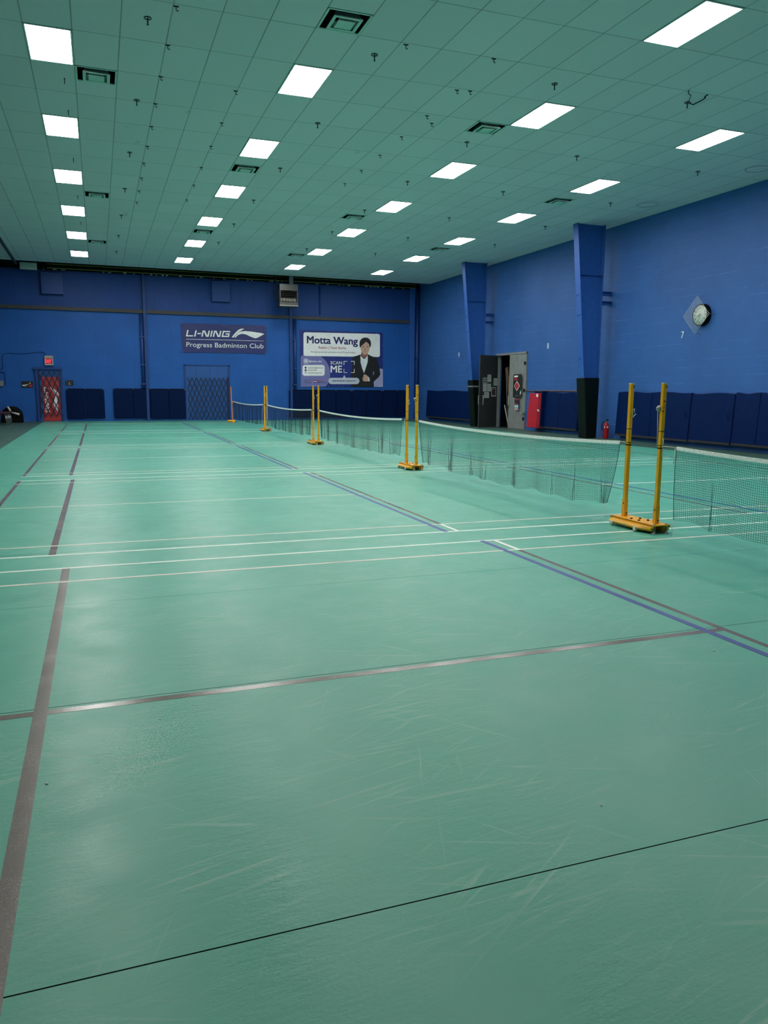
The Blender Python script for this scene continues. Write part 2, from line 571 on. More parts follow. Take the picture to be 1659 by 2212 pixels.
def ordinal(i):
    return ['nearest', 'second nearest', 'third nearest', 'fourth nearest', 'fifth nearest', 'sixth nearest', 'seventh nearest', 'eighth nearest', 'ninth nearest', 'tenth nearest', 'eleventh nearest'][i]

# ------------------------------------------------------------------ lettering
def text_data(body, bold=0.0, space=1.0):
    cu = bpy.data.curves.new('lettering', 'FONT')
    cu.body = body; cu.size = 1.0; cu.space_character = space
    cu.resolution_u = 3
    o = bpy.data.objects.new('lettering_tmp', cu)
    COL.objects.link(o)
    bpy.context.view_layer.update()
    dg = bpy.context.evaluated_depsgraph_get()
    me = bpy.data.meshes.new_from_object(o.evaluated_get(dg))
    bpy.data.objects.remove(o); bpy.data.curves.remove(cu)
    if bold:
        n = len(me.vertices)
        co = np.zeros(n * 3); me.vertices.foreach_get('co', co); co = co.reshape(-1, 3)
        polys = [tuple(p.vertices) for p in me.polygons]
        V = []; F = []
        for dx, dy in ((-1, -0.6), (1, -0.6), (1, 0.6), (-1, 0.6)):
            F += [tuple(i + len(V) for i in p) for p in polys]
            V += [(c[0] + dx * bold, c[1] + dy * bold, len(V) / n * 0.0006) for c in co]
        me.clear_geometry(); me.from_pydata(V, [], F); me.update()
    return me

CAP = 0.70
def lettering(name, body, A, B, h, surf, material, parent, off, bold=0.0, slant=0.0, up=None):
    """line of print between pixel A (start of baseline) and B (end of baseline) on the surface surf(px, py)"""
    me = text_data(body, bold)
    n = len(me.vertices)
    co = np.zeros(n * 3); me.vertices.foreach_get('co', co); co = co.reshape(-1, 3)
    x0, x1 = co[:, 0].min(), co[:, 0].max()
    inv = WORLD(parent).inverted()
    U = Vector((0, -1)) if up is None else Vector(up)
    for i, v in enumerate(me.vertices):
        s = (co[i, 0] - x0) / (x1 - x0); t = co[i, 1] / CAP
        px = A[0] + s * (B[0] - A[0]) + U.x * t * h + slant * t * h
        py = A[1] + s * (B[1] - A[1]) + U.y * t * h
        v.co = inv @ (surf(px, py) + Vector(off) * (1 + co[i, 2] / 0.006))
    me.materials.clear(); me.materials.append(material)
    me.name = name
    o = bpy.data.objects.new(name, me); COL.objects.link(o)
    o.parent = parent
    return o

def shape(name, pts, surf, material, parent, off, thick=0.002):
    p3 = [surf(*p) + Vector(off) for p in pts]
    d = Vector(off).normalized() * thick
    return MB().poly(p3, d).build(name, material, parent)

def rrect(x0, y0, x1, y1, r, sk0=0.0, sk1=0.0):
    """rounded rectangle in pixels; right side shifted down by sk0 (top) / sk1 (bottom)"""
    out = []
    for cx, cy, a0, sk in ((x1 - r, y0 + r, -90, sk0), (x1 - r, y1 - r, 0, sk1), (x0 + r, y1 - r, 90, 0), (x0 + r, y0 + r, 180, 0)):
        for k in range(5):
            a = math.radians(a0 + 90 * k / 4)
            out.append((cx + r * math.cos(a), cy + r * math.sin(a) + sk))
    return out

def circle(cx, cy, r, n=20, ry=None):
    ry = ry or r
    return [(cx + r * math.cos(2 * math.pi * k / n), cy + ry * math.sin(2 * math.pi * k / n)) for k in range(n)]

# ================================================================== THE HALL
XL, XR, YB, YF = -9.0, 15.0, 36.3, -7.0
ROOF = 7.5
fl = MB().box((-2.25, YF, -0.1), (13.55, YB, 0)).build('floor', M['floor'])
struct(fl, 'green vinyl sports floor of the badminton hall', 'floor')
for a, b in ((XL, -2.25), (13.55, XR)):
    MB().box((a, YF, -0.1), (b, YB, 0)).build('floor_border', M['floor_dark'], fl)

# right wall with the store-room opening
DY0, DY1, DZ = 25.72, 28.05, 2.86
wr = MB().box((XR, YF, 0), (XR + 0.2, DY0, ROOF)).box((XR, DY1, 0), (XR + 0.2, YB + 0.2, ROOF)).box((XR, DY0, DZ), (XR + 0.2, DY1, ROOF)).build('wall_right', M['block'])
struct(wr, 'blue painted concrete block wall on the right', 'wall')
wb = MB().box((XL, YB, 0), (XR, YB + 0.2, 4.72)).build('wall_back', M['panel'])
struct(wb, 'blue painted wall at the far end', 'wall')
MB().box((XL, YB + 0.02, 4.72), (XR, YB + 0.2, 6.22)).build('ribbed_cladding', M['rib'], wb)
MB().box((XL, YB - 0.03, 6.20), (XR, YB + 0.2, 6.28)).build('top_channel', M['steel_dark'], wb)
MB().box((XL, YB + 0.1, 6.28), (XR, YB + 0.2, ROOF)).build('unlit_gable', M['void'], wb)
wl = MB().box((XL - 0.2, YF, 0), (XL, YB, ROOF)).build('wall_left', M['plain_wall'])
struct(wl, 'blue painted wall on the left', 'wall')
wf = MB().box((XL, YF - 0.2, 0), (XR, YF, ROOF)).build('wall_front', M['plain_wall'])
struct(wf, 'blue painted wall behind the viewer', 'wall')
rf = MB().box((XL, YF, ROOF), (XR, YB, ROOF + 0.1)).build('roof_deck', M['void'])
struct(rf, 'dark roof deck above the gap at the far end', 'roof')
tr = MB().box((XL, YB - 0.10, 4.655), (14.5, YB, 4.80)).build('trim_1', M['rail'])
struct(tr, 'grey brown steel rail along the far wall', 'trim')
tr2 = MB().box((-2.93, YF, H - 0.07), (-2.84, 35.6, H - 0.002)).build('trim_2', M['rail'])
struct(tr2, 'dark edge strip on the ceiling at the left', 'trim')

# ---- lamp, vent and sprinkler grid
LCOL = [0, 6, 13, 19]
def cellx(i): return CX0 + PX * i
def rowy(r): return 9.386 + 3.83295 * r
lamp_pos = []
for c, ci in enumerate(LCOL):
    for r in range(LAMP_FROM_ROW, 7):
        lamp_pos.append((c, r, cellx(ci) + PX / 2, rowy(r)))
vents = [(6, 11.0), (1, 14.123), (6, 18.755), (1, 22.52), (1, 29.33), (6, 26.34), (12, 14.16), (12, 22.42), (12, 29.36), (19, 18.65), (19, 26.08)]
vent_half = []
hy = PY / 2
for ci, y in vents:
    hj = round((y - hy / 2 - CY0) / hy)
    vent_half.append((ci, hj))

# ceiling of half tiles, open where a lamp or a vent sits
i0, i1 = math.floor((XL - CX0) / PX), math.ceil((XR - CX0) / PX)
j0, j1 = math.floor((YF - CY0) / hy), round((34.95 - CY0) / hy)
skip = set(vent_half)
for c, r, x, y in lamp_pos:
    j = round((y - PY / 2 - CY0) / hy)
    skip.add((LCOL[c], j)); skip.add((LCOL[c], j + 1))
cb = MB()
for i in range(i0, i1):
    for j in range(j0, j1):
        if (i, j) in skip:
            continue
        xa, xb = max(cellx(i), XL), min(cellx(i + 1), XR)
        ya, yb = max(CY0 + j * hy, YF), CY0 + (j + 1) * hy
        n = len(cb.v)
        cb.v += [(xa, ya, H), (xb, ya, H), (xb, yb, H), (xa, yb, H)]
        cb.f.append((n, n + 3, n + 2, n + 1)); cb.sm.append(False)
YC = CY0 + j1 * hy
cb.box((XL, YC, H), (XR, YC + 0.012, H + 0.03))
ce = cb.build('ceiling', M['ceiling'])
struct(ce, 'suspended ceiling of green lit tiles', 'ceiling')

for (px, py, rr) in ((1399, 442, 0.28), (1637, 365, 0.26)):
    c = on_z(px, py, H)
    MB().tube([(c.x + rr * math.cos(k * math.pi / 14), c.y + rr * math.sin(k * math.pi / 14), H) for k in range(29)], 0.006, 5).build('round_outline', M['bronze'], ce)

# ---- lamps
row_names = ['leftmost lamp row', 'second lamp row from the left', 'third lamp row from the left', 'lamp row along the right wall']
proto = None
def lamp_at(x, y, label):
    global proto
    loc = (x, y, H)
    if proto is None:
        t = thing('ceiling_light', label, 'ceiling light', loc, 0, 'lit ceiling panels')
        f = MB()
        a, b = PX / 2 - 0.004, PY / 2 - 0.004
        for s0 in (-1, 1):
            f.box((x + s0 * a, y - b, H - 0.012), (x + s0 * (a - 0.022), y + b, H + 0.03))
            f.box((x - a, y + s0 * b, H - 0.012), (x + a, y + s0 * (b - 0.022), H + 0.03))
        f.box((x - a, y - b, H + 0.03), (x + a, y + b, H + 0.10))
        f.build('frame', M['lamp_frame'], t)
        MB().box((x - a + 0.022, y - b + 0.022, H - 0.004), (x + a - 0.022, y + b - 0.022, H + 0.02)).build('diffuser', M['diffuser'], t)
        proto = t
        return t
    return dup(proto, loc, label, 'lit ceiling panels')
for c, r, x, y in lamp_pos:
    if r >= 1 or (r == 0 and c == 2):
        k = r if c == 2 else r - 1
        if k == (6 if c == 2 else 5): lab = 'lit ceiling panel farthest from the camera in the ' + row_names[c]
        else: lab = 'lit ceiling panel %s the camera in the %s' % (ordinal(k), row_names[c])
    else:
        lab = 'lit panel above the frame, %s, in the %s' % ('next in line' if r == 0 else 'nearly overhead', row_names[c])
    lamp_at(x, y, lab)

# ---- vents
vp = None
vnames = {}
def vent_at(x, y, label):
    global vp
    if vp is None:
        t = thing('ceiling_vent', label, 'ceiling vent', (x, y, H), 0, 'square ceiling air vents')
        a = PX / 2 - 0.003
        f = MB()
        bnd = 0.032
        for s0 in (-1, 1):
            f.box((x + s0 * a, y - a, H - 0.008), (x + s0 * (a - bnd), y + a, H + 0.004))
            f.box((x - a, y + s0 * a, H - 0.008), (x + a, y + s0 * (a - bnd), H + 0.004))
        f.build('frame', M['vent'], t)
        th = MB()
        for s0 in (-1, 1):
            th.box((x + s0 * a, y - a, H + 0.004), (x + s0 * (a - 0.01), y + a, H + 0.3))
            th.box((x - a, y + s0 * a, H + 0.004), (x + a, y + s0 * (a - 0.01), H + 0.3))
        th.box((x - a, y - a, H + 0.3), (x + a, y + a, H + 0.31))
        th.build('throat', M['black'], t)  # black walls stand for the darkness seen up the throat
        def cone(b0, z0, b1, z1, tk=0.006):
            q = MB()
            for k in range(4):
                ang = k * math.pi / 2
                R = Matrix.Rotation(ang, 4, 'Z')
                pts = []
                for dz in (0, tk):
                    for (hx, zz) in ((b0, z0), (b1, z1)):
                        pts.append(R @ Vector((-hx, -hx, zz + dz))); pts.append(R @ Vector((hx, -hx, zz + dz)))
                pts = [Vector((p.x + x, p.y + y, p.z + H)) for p in pts]
                q.hexa([pts[0], pts[1], pts[3], pts[2], pts[4], pts[5], pts[7], pts[6]])
            return q
        for b0, b1, zz in ((0.205, 0.160, -0.034), ):
            lv = cone(b0 - 0.004, zz, b1 - 0.01, 0.05)
            for s0 in (-1, 1):
                lv.box((x + s0 * b0, y - b0, H + zz - 0.004), (x + s0 * b1, y + b0, H + zz))
                lv.box((x - b1, y + s0 * b0, H + zz - 0.004), (x + b1, y + s0 * b1, H + zz))
            lv.build('louvre', M['vent'], t)
        cone(0.115, -0.042, 0.07, 0.03).build('louvre', M['vent'], t)
        MB().box((x - 0.118, y - 0.118, H - 0.048), (x + 0.118, y + 0.118, H - 0.042)).lathe([(0.009, -0.049), (0.009, -0.054)], (x, y, H), 'Z', 8).build('centre_plate', M['vent'], t)
        vp = t
        return t
    return dup(vp, (x, y, H), label, 'square ceiling air vents')
vlab = {(6, 0): 'large square air vent at the top of the photo above the second lamp row',
        (1, 0): 'square air vent just right of the nearest lamp of the leftmost row',
        (6, 1): 'square air vent behind the second lamp of the second row',
        (1, 1): 'square air vent right of the third lamp of the leftmost row',
        (1, 2): 'farthest square air vent beside the leftmost lamp row',
        (6, 2): 'square air vent behind the fourth lamp of the second row',
        (12, 0): 'square air vent left of the second lamp of the third row',
        (12, 1): 'square air vent left of the fourth lamp of the third row',
        (12, 2): 'farthest square air vent beside the third lamp row',
        (19, 0): 'square air vent in the right hand lamp row behind its second lamp',
        (19, 1): 'farther square air vent in the right hand lamp row'}
cnt = {}
for (ci, hj), (_, y) in sorted(zip(vent_half, vents), key=lambda q: q[1][1]):
    k = cnt.get(ci, 0); cnt[ci] = k + 1
    vent_at(cellx(ci) + PX / 2, CY0 + (hj + 0.5) * hy, vlab[(ci, k)])

# ---- sprinklers
sp = None
def sprinkler_at(x, y, label):
    global sp
    if sp is None:
        t = thing('sprinkler_head', label, 'sprinkler', (x, y, H), 0, 'pendent sprinkler heads')
        ring = MB()
        ring.tube([(x + 0.046 * math.cos(k * math.pi / 10), y + 0.046 * math.sin(k * math.pi / 10), H - 0.006) for k in range(21)], 0.0065, 6, cap=False)
        ring.build('escutcheon', M['bronze'], t)
        MB().tube([(x, y, H + 0.02), (x, y, H - 0.075)], 0.009, 8).build('stem', M['bronze'], t)
        MB().lathe([(0.004, -0.070), (0.015, -0.086), (0.015, -0.092), (0.004, -0.095)], (x, y, H), 'Z', 12).build('deflector', M['bronze'], t)
        sp = t
        return t
    return dup(sp, (x, y, H), label, 'pendent sprinkler heads')
SX = [(0.86, 'between leftmost and second lamp rows', range(0, 7)), (4.11, 'just right of the second lamp row', range(0, 6)), (7.22, 'just left of the third lamp row', range(0, 6)),
      (9.81, 'between third and right lamp rows', range(1, 6)), (13.02, 'beside the right wall', range(1, 5))]
for x, where, rr in SX:
    for k, n in enumerate(rr):
        sprinkler_at(x, 11.83 + 3.24 * n, 'dark ceiling sprinkler, %s in the line %s' % (ordinal(k), where))

# ---- small black hooks along the tile seams
hooks = [(1127, 38, 1), (1073, 287, 1), (1028, 488, 1), (995, 662, 1), (970, 808, 1), (943, 935, 1), (920, 1043, 1), (905, 1138, 1), (890, 1220, 1), (875, 1293, 1)]
hk = None
def hook_at(p, label, grp):
    global hk
    if hk is None:
        t = MB()
        t.box((-0.035, -0.006, -0.012), (0.035, 0.006, 0.0)).tube([(0, 0, -0.01), (0.0, 0, -0.05), (0.015, 0, -0.062), (0.028, 0, -0.05)], 0.006, 6)
        o = t.build('ceiling_hook', M['black'])
        hk = o
    else:
        o = hk.copy(); COL.objects.link(o)
    o.location = p
    return tag(o, label, 'hook', grp)
for k, (a, b, _) in enumerate(hooks):
    p = on_z(a / 2.9625, b / 2.9625, H)
    hook_at((p.x, p.y, H), 'black ceiling hook, %s in the line right of the leftmost sprinklers' % ordinal(k), 'black hooks along the ceiling seams')
for k, (a, b) in enumerate([(1508, 580), (1418, 785), (1350, 935), (1288, 1070), (1240, 1183), (1195, 1278)]):
    p = on_z(a / 2.9625, b / 2.9625, H)
    hook_at((p.x, p.y, H), 'black ceiling hook, %s in the line left of the second lamp row' % ordinal(k), 'black hooks along the ceiling seams')
for k, (a, b) in enumerate([(1042, 265), (1567, 349), (1347, 537), (1425, 542), (1168, 690), (1196, 735), (1016, 816), (887, 925), (775, 1016), (677, 1096)]):
    p = on_z(500 + a / 2.765, b / 2.765, H)
    hook_at((p.x, p.y, H), 'black ceiling hook, %s among those scattered left of the third lamp row' % ordinal(k), 'black hooks before the third lamp row')
for k, (a, b) in enumerate([(412, 500), (437, 705), (469, 1012), (497, 1252), (518, 1420)]):
    p = on_z(a / 2.9625, b / 2.9625, H)
    o = MB().box((p.x - 0.01, p.y - 0.01, H - 0.01), (p.x + 0.01, p.y + 0.01, H)).tube([(p.x, p.y, H), (p.x, p.y, H - 0.09)], 0.007, 6).build('hanger_rod', M['black'])
    tag(o, 'short dark hanger rod on the ceiling, %s in the leftmost lamp row' % ordinal(k), 'rod', 'hanger rods in the leftmost lamp row')
# loose wire by a sprinkler over the right of the hall
pts = [(1486, 196), (1482, 206), (1485, 213)]
a = on_z(1488, 195, H); b2 = on_z(1485, 221, H)
wv = MB().tube([(a.x, a.y, H), (a.x - 0.05, a.y - 0.05, H - 0.07), (a.x - 0.03, a.y - 0.1, H - 0.12), (b2.x, b2.y, H - 0.03)], 0.006, 6)
q0 = on_z(1490, 221, H); q1 = on_z(1497, 225, H); q2 = on_z(1515, 216, H); q3 = on_z(1524, 210, H); q4 = on_z(1522, 208, H); q5 = on_z(1529, 203, H)
wv.tube([(p.x, p.y, H - 0.012) for p in (q0, q1, q2, q3, q4, q5)], 0.008, 6)
o = wv.build('loose_wire', M['black'])
tag(o, 'loose thin dark wire dangling from the ceiling near the upper right corner', 'wire')
sprinkler_at(b2.x, b2.y, 'dark sprinkler with loose wire tangled round it, upper right of the ceiling')

# ---- the dark gap between ceiling edge and far wall
t = thing('roof_beam', 'olive steel roof beam across the dark gap above the far wall', 'beam', (7, 35.75, 6.4))
MB().box((-1.75, 35.70, 6.43), (14.6, 35.80, 6.455)).build('top_flange', M['olive'], t)
MB().box((-1.75, 35.70, 6.27), (14.6, 35.80, 6.295)).build('bottom_flange', M['olive'], t)
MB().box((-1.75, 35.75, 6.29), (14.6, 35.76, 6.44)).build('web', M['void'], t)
p = on_y(42, 566, 35.5); q = on_y(80, 583, 35.5)
o = MB().box((p.x, 35.45, q.z), (q.x, 35.6, p.z)).build('ceiling_offcut', M['insul'], None, 0.01)
tag(o, 'pale square panel wedged in the dark gap above the far wall, at left', 'panel')
rnd = random.Random(4)
lumps = MB()
for k in range(46):
    x = rnd.uniform(-2.2, 14.2); s0 = rnd.uniform(0.02, 0.05)
    lumps.box((x - s0 * 1.4, YB - 0.02, 6.28), (x + s0, YB + 0.05, 6.28 + s0 * 1.2))
o = lumps.build('insulation_tufts', M['insul'])
tag(o, 'pale tufts of insulation along the top edge of the far wall', 'insulation', None, 'stuff')

# ================================================================== COURT LINES (tape on the floor)
def line(name, x0, x1, y0, y1, key, z=0.0012):
    o = MB().box((x0, y0, 0.0), (x1, y1, z)).build(name, M[key], fl)
    return o
XN = 5.4285
WT = 0.04
XE = 12.1
courts = []
for yc, s_in, s_out in ((3.664, (0.62, 6.705), (1.10, 6.226)), (10.31, (7.262, 13.33), (7.706, 12.87)), (17.1, (13.95, 20.15), (14.33, 19.65)),
                        (23.85, (20.82, 26.85), (21.25, 26.4)), (30.5, (27.9, 33.9), (28.3, 33.4))):
    for y in s_in:
        line('sideline', -1.25 if yc > 4 else -1.6, XE, y - WT / 2, y + WT / 2, 'tape_white')
    for y in s_out:
        line('singles_line', -1.25 if yc > 4 else -1.6, XE, y - WT / 2, y + WT / 2, 'tape_worn')
    a, b = s_in
    near = yc < 4
    xs = 3.60 if near else (3.475 if yc < 12 else 3.40)
    line('service_line', xs - 0.022, xs + 0.022, a, b, 'tape_grey', 0.0010)
    line('kitchen_line', xs - 0.155, xs - 0.105, a, b, 'tape_blue', 0.0015)
    line('service_line', 2 * XN - xs - 0.022, 2 * XN - xs + 0.022, a, b, 'tape_grey', 0.0010)
    line('kitchen_line', 2 * XN - xs + 0.05 + 0.22, 2 * XN - xs + 0.1 + 0.22, a, b, 'tape_blue', 0.0015)
    xl = -0.315 if near else (-0.45 if yc < 12 else -0.50)
    line('long_service_line', xl - 0.03, xl + 0.03, a, b, 'tape_grey', 0.0010)
    if not near:
        line('baseline', -1.25, -1.20, a, b, 'tape_grey', 0.0010)
    line('baseline', XE - 0.05, XE, a, b, 'tape_grey', 0.0010)
    line('centre_line', -1.6 if near else -1.2, xs, yc - (0.026 if near else 0.018), yc + (0.026 if near else 0.018), 'tape_grey' if near else 'tape_worn', 0.0008)
    line('centre_line', 2 * XN - xs, XE, yc - 0.02, yc + 0.02, 'tape_white', 0.0008)
line('service_line', 3.582, 3.626, 6.20, 6.685, 'tape_white', 0.0014)
line('service_line', 3.455, 3.497, 7.28, 7.70, 'tape_white', 0.0014)

# scraps lying on the floor
sc = [((1299, 1740), 'tiny pinkish scrap on the bare floor at lower right'), ((1541, 1406), 'tiny white scrap on the floor beside the blue line at right'), ((1470, 1233), 'tiny scrap on the floor right of the blue line, in front of the near net'),
      ((345, 1554), 'tiny white speck just below the worn centre line'), ((101, 1693), 'tiny white speck right beside the broad grey line at left'), ((1175, 1387), 'tiny pale scrap just above the worn centre line')]
for (a, b), lab in sc:
    p = on_z(a, b, 0)
    g = 0.004 + 0.002 * (b % 3)
    o = MB().poly([(p.x - g, p.y - g * .6, 0.002), (p.x + g, p.y - g, 0.002), (p.x + g * .7, p.y + g, 0.002), (p.x - g * .8, p.y + g * .5, 0.002)], (0, 0, 0.0015)).build('floor_scrap', M['paper'])
    tag(o, lab, 'scrap', 'scraps on the floor')

# ================================================================== NET POST STANDS
def stand(ya, yb, label, crank=True):
    """double post stand: far post at y = ya, near post at y = yb"""
    t = thing('net_stand', label, 'net stand', (XN, (ya + yb) / 2, 0), 0, 'yellow double net stands')
    X = XN
    # base plate with turned-down lips
    p = MB()
    p.box((X - 0.11, yb - 0.10, 0.082), (X + 0.11, ya + 0.10, 0.094))
    p.box((X - 0.11, yb - 0.10, 0.062), (X - 0.102, ya + 0.10, 0.094))
    p.box((X + 0.102, yb - 0.10, 0.062), (X + 0.11, ya + 0.10, 0.094))
    p.box((X - 0.05, yb - 0.06, 0.012), (X - 0.042, yb + 0.10, 0.082)).box((X + 0.042, yb - 0.06, 0.012), (X + 0.05, yb + 0.10, 0.082))
    p.build('base_plate', M['yellow'], t, 0.003)
    # two long counterweights with chamfered ends
    for s in (-1, 1):
        xa, xb = X + s * 0.055, X + s * 0.155
        y0, y1 = yb + 0.06, ya + 0.05
        prof = [(xa, 0.016), (xb, 0.024), (xb + s * 0.018, 0.046), (xb, 0.070), (xa, 0.078)]
        q = MB(); n = len(q.v)
        rings = [(y0 - 0.13, 0.55), (y0, 1.0), (y1, 1.0)]
        for yy, k in rings:
            for (px, pz) in prof:
                q.v.append((xa + (px - xa) * k, yy, pz))
        L = len(prof)
        for r in range(2):
            for j in range(L):
                a = r * L + j; b = r * L + (j + 1) % L
                q.f.append((a, b, b + L, a + L)); q.sm.append(False)
        q.f.append(tuple(range(L))); q.sm.append(False)
        q.f.append(tuple(2 * L + j for j in reversed(range(L)))); q.sm.append(False)
        cw = q.build('counterweight', M['yellow'], t, 0.003)
        for yy in (y0 + 0.06, y1 - 0.05):
            MB().lathe([(0.006, -0.014), (0.026, -0.014), (0.029, -0.008), (0.029, 0.008), (0.026, 0.014), (0.006, 0.014)], (xb + s * 0.004, yy, 0.0295), 'X', 16).build('wheel', M['wheel'], cw)
    for sx in (-0.075, 0.075):
        MB().lathe([(0.032, 0.0), (0.034, 0.006), (0.012, 0.014), (0.010, 0.085), (0.016, 0.096), (0.016, 0.104)], (X + sx, yb - 0.075, 0), 'Z', 14).build('levelling_foot', M['galv'], t)
    bl = MB()
    for k, (dx, f0) in enumerate(((-0.05, 0.36), (0.04, 0.42), (-0.05, 0.60), (0.045, 0.66))):
        bl.lathe([(0.013, 0.0), (0.013, 0.008), (0.006, 0.012)], (X + dx, ya + (yb - ya) * f0, 0.094), 'Z', 8)
    bl.build('bolt', M['black'], t)
    for y, near in ((ya, False), (yb, True)):
        sk = MB().box((X - 0.024, y - 0.024, 0.094), (X + 0.024, y + 0.024, 0.285)).build('socket', M['yellow'], t, 0.003)
        MB().tube([(X - 0.030, y - 0.005, 0.24), (X + 0.03, y - 0.005, 0.24)], 0.007, 8).tube([(X + 0.006, y - 0.03, 0.13), (X + 0.006, y + 0.03, 0.13)], 0.007, 8).build('bolt', M['black'], sk)
        po = MB().box((X - 0.02, y - 0.02, 0.28), (X + 0.02, y + 0.02, 1.545)).build('post', M['yellow'], t, 0.002)
        MB().box((X - 0.021, y - 0.021, 1.540), (X + 0.021, y + 0.021, 1.55)).build('end_cap', M['wheel'], po)
        MB().box((X - 0.0215, y - 0.0215, 0.878), (X + 0.0215, y + 0.0215, 0.89)).box((X - 0.0215, y - 0.0215, 0.908), (X + 0.0215, y + 0.0215, 0.914)).box((X - 0.0212, y - 0.0212, 1.055), (X + 0.0212, y + 0.0212, 1.061)).build('cord_wrap', M['black'], po)
        MB().box((X + 0.012, y - 0.0215, 1.495), (X + 0.0215, y + 0.008, 1.525)).build('slot', M['black'], po)
        if not near:
            MB().tube([(X + 0.018, y - 0.022, 1.20), (X + 0.018, y - 0.022, 1.27), (X + 0.022, y - 0.040, 1.275), (X + 0.022, y - 0.044, 1.235)], 0.004, 6).tube([(X + 0.018, y - 0.022, 1.18), (X + 0.03, y - 0.055, 1.22)], 0.005, 6).build('cleat', M['cord'], po)
        else:
            MB().lathe([(0.006, -0.03), (0.030, -0.024), (0.034, 0.0), (0.030, 0.012), (0.01, 0.016)], (X - 0.02, y + 0.030, 1.288), 'Y', 14).build('pulley', M['galv'], po)
            MB().tube([(X - 0.02, y + 0.05, 1.27), (X - 0.022, y + 0.036, 1.1), (X - 0.02, y + 0.030, 0.91)], 0.003, 6).build('tension_cord', M['cord'], po)
            MB().box((X - 0.012, y - 0.026, 1.32), (X + 0.010, y - 0.02, 1.35)).build('catch_plate', M['yellow'], po)
            MB().tube([(X - 0.002, y - 0.019, 1.365), (X - 0.002, y - 0.024, 1.365)], 0.008, 8).tube([(X - 0.012, y - 0.019, 1.262), (X - 0.012, y - 0.024, 1.262)], 0.007, 8).build('bolt', M['black'], po)
            MB().tube([(X + 0.006, y - 0.024, 0.985), (X + 0.012, y - 0.026, 0.94), (X + 0.002, y - 0.026, 0.905), (X + 0.01, y - 0.03, 0.86), (X + 0.004, y - 0.024, 0.80)], 0.005, 6).build('tie_cord', M['cord'], po)
    return t
STANDS = [(7.087, 6.566, 'yellow double net stand nearest the camera, between the two near nets'),
          (13.656, 13.175, 'yellow double net stand second from the camera'),
          (20.52, 19.97, 'yellow double net stand third from the camera, below the realtor banner'),
          (27.13, 26.70, 'yellow double net stand farthest from the camera with close set posts')]
for a, b, lab in STANDS:
    stand(a, b, lab)
t = thing('net_stand', 'orange single net post with yellow base at the far end by the gated doors', 'net stand', (XN, 34.2, 0))
MB().tube([(XN - 0.20, 34.2, 0.055), (XN + 0.12, 34.12, 0.055)], 0.05, 12).box((XN - 0.04, 33.95, 0.0), (XN + 0.04, 34.45, 0.05)).build('base', M['yellow'], t, 0.004)
po = MB().hexa([(XN - 0.02, 34.18, 0.05), (XN + 0.02, 34.18, 0.05), (XN + 0.02, 34.22, 0.05), (XN - 0.02, 34.22, 0.05), (XN - 0.065, 34.18, 1.53), (XN - 0.025, 34.18, 1.53), (XN - 0.025, 34.22, 1.53), (XN - 0.065, 34.22, 1.53)]).build('post', M['orange'], t)
MB().box((XN - 0.025, 34.175, 0.80), (XN + 0.02, 34.225, 0.92)).build('cord_wrap', M['orange'], po)

# ================================================================== NETS
def tube_lines(P, rad):
    """P: array (lines, points, 3) -> three sided tubes along every line"""
    L, K, _ = P.shape
    d = np.empty_like(P)
    d[:, 1:-1] = P[:, 2:] - P[:, :-2]; d[:, 0] = P[:, 1] - P[:, 0]; d[:, -1] = P[:, -1] - P[:, -2]
    d /= np.linalg.norm(d, axis=2, keepdims=True) + 1e-9
    ref = np.array([1.0, 0.13, 0.07])
    u = np.cross(d, ref); u /= np.linalg.norm(u, axis=2, keepdims=True) + 1e-9
    v = np.cross(d, u)
    ring = [P + rad * (u * math.cos(a) + v * math.sin(a)) for a in (0.0, 2.0944, 4.1888)]
    V = np.stack(ring, axis=2).reshape(-1, 3)
    idx = np.arange(L * K * 3).reshape(L, K, 3)
    F = []
    for j in range(3):
        a = idx[:, :-1, j]; b = idx[:, :-1, (j + 1) % 3]; c = idx[:, 1:, (j + 1) % 3]; e = idx[:, 1:, j]
        F.append(np.stack([a, b, c, e], axis=-1).reshape(-1, 4))
    return V, np.concatenate(F)

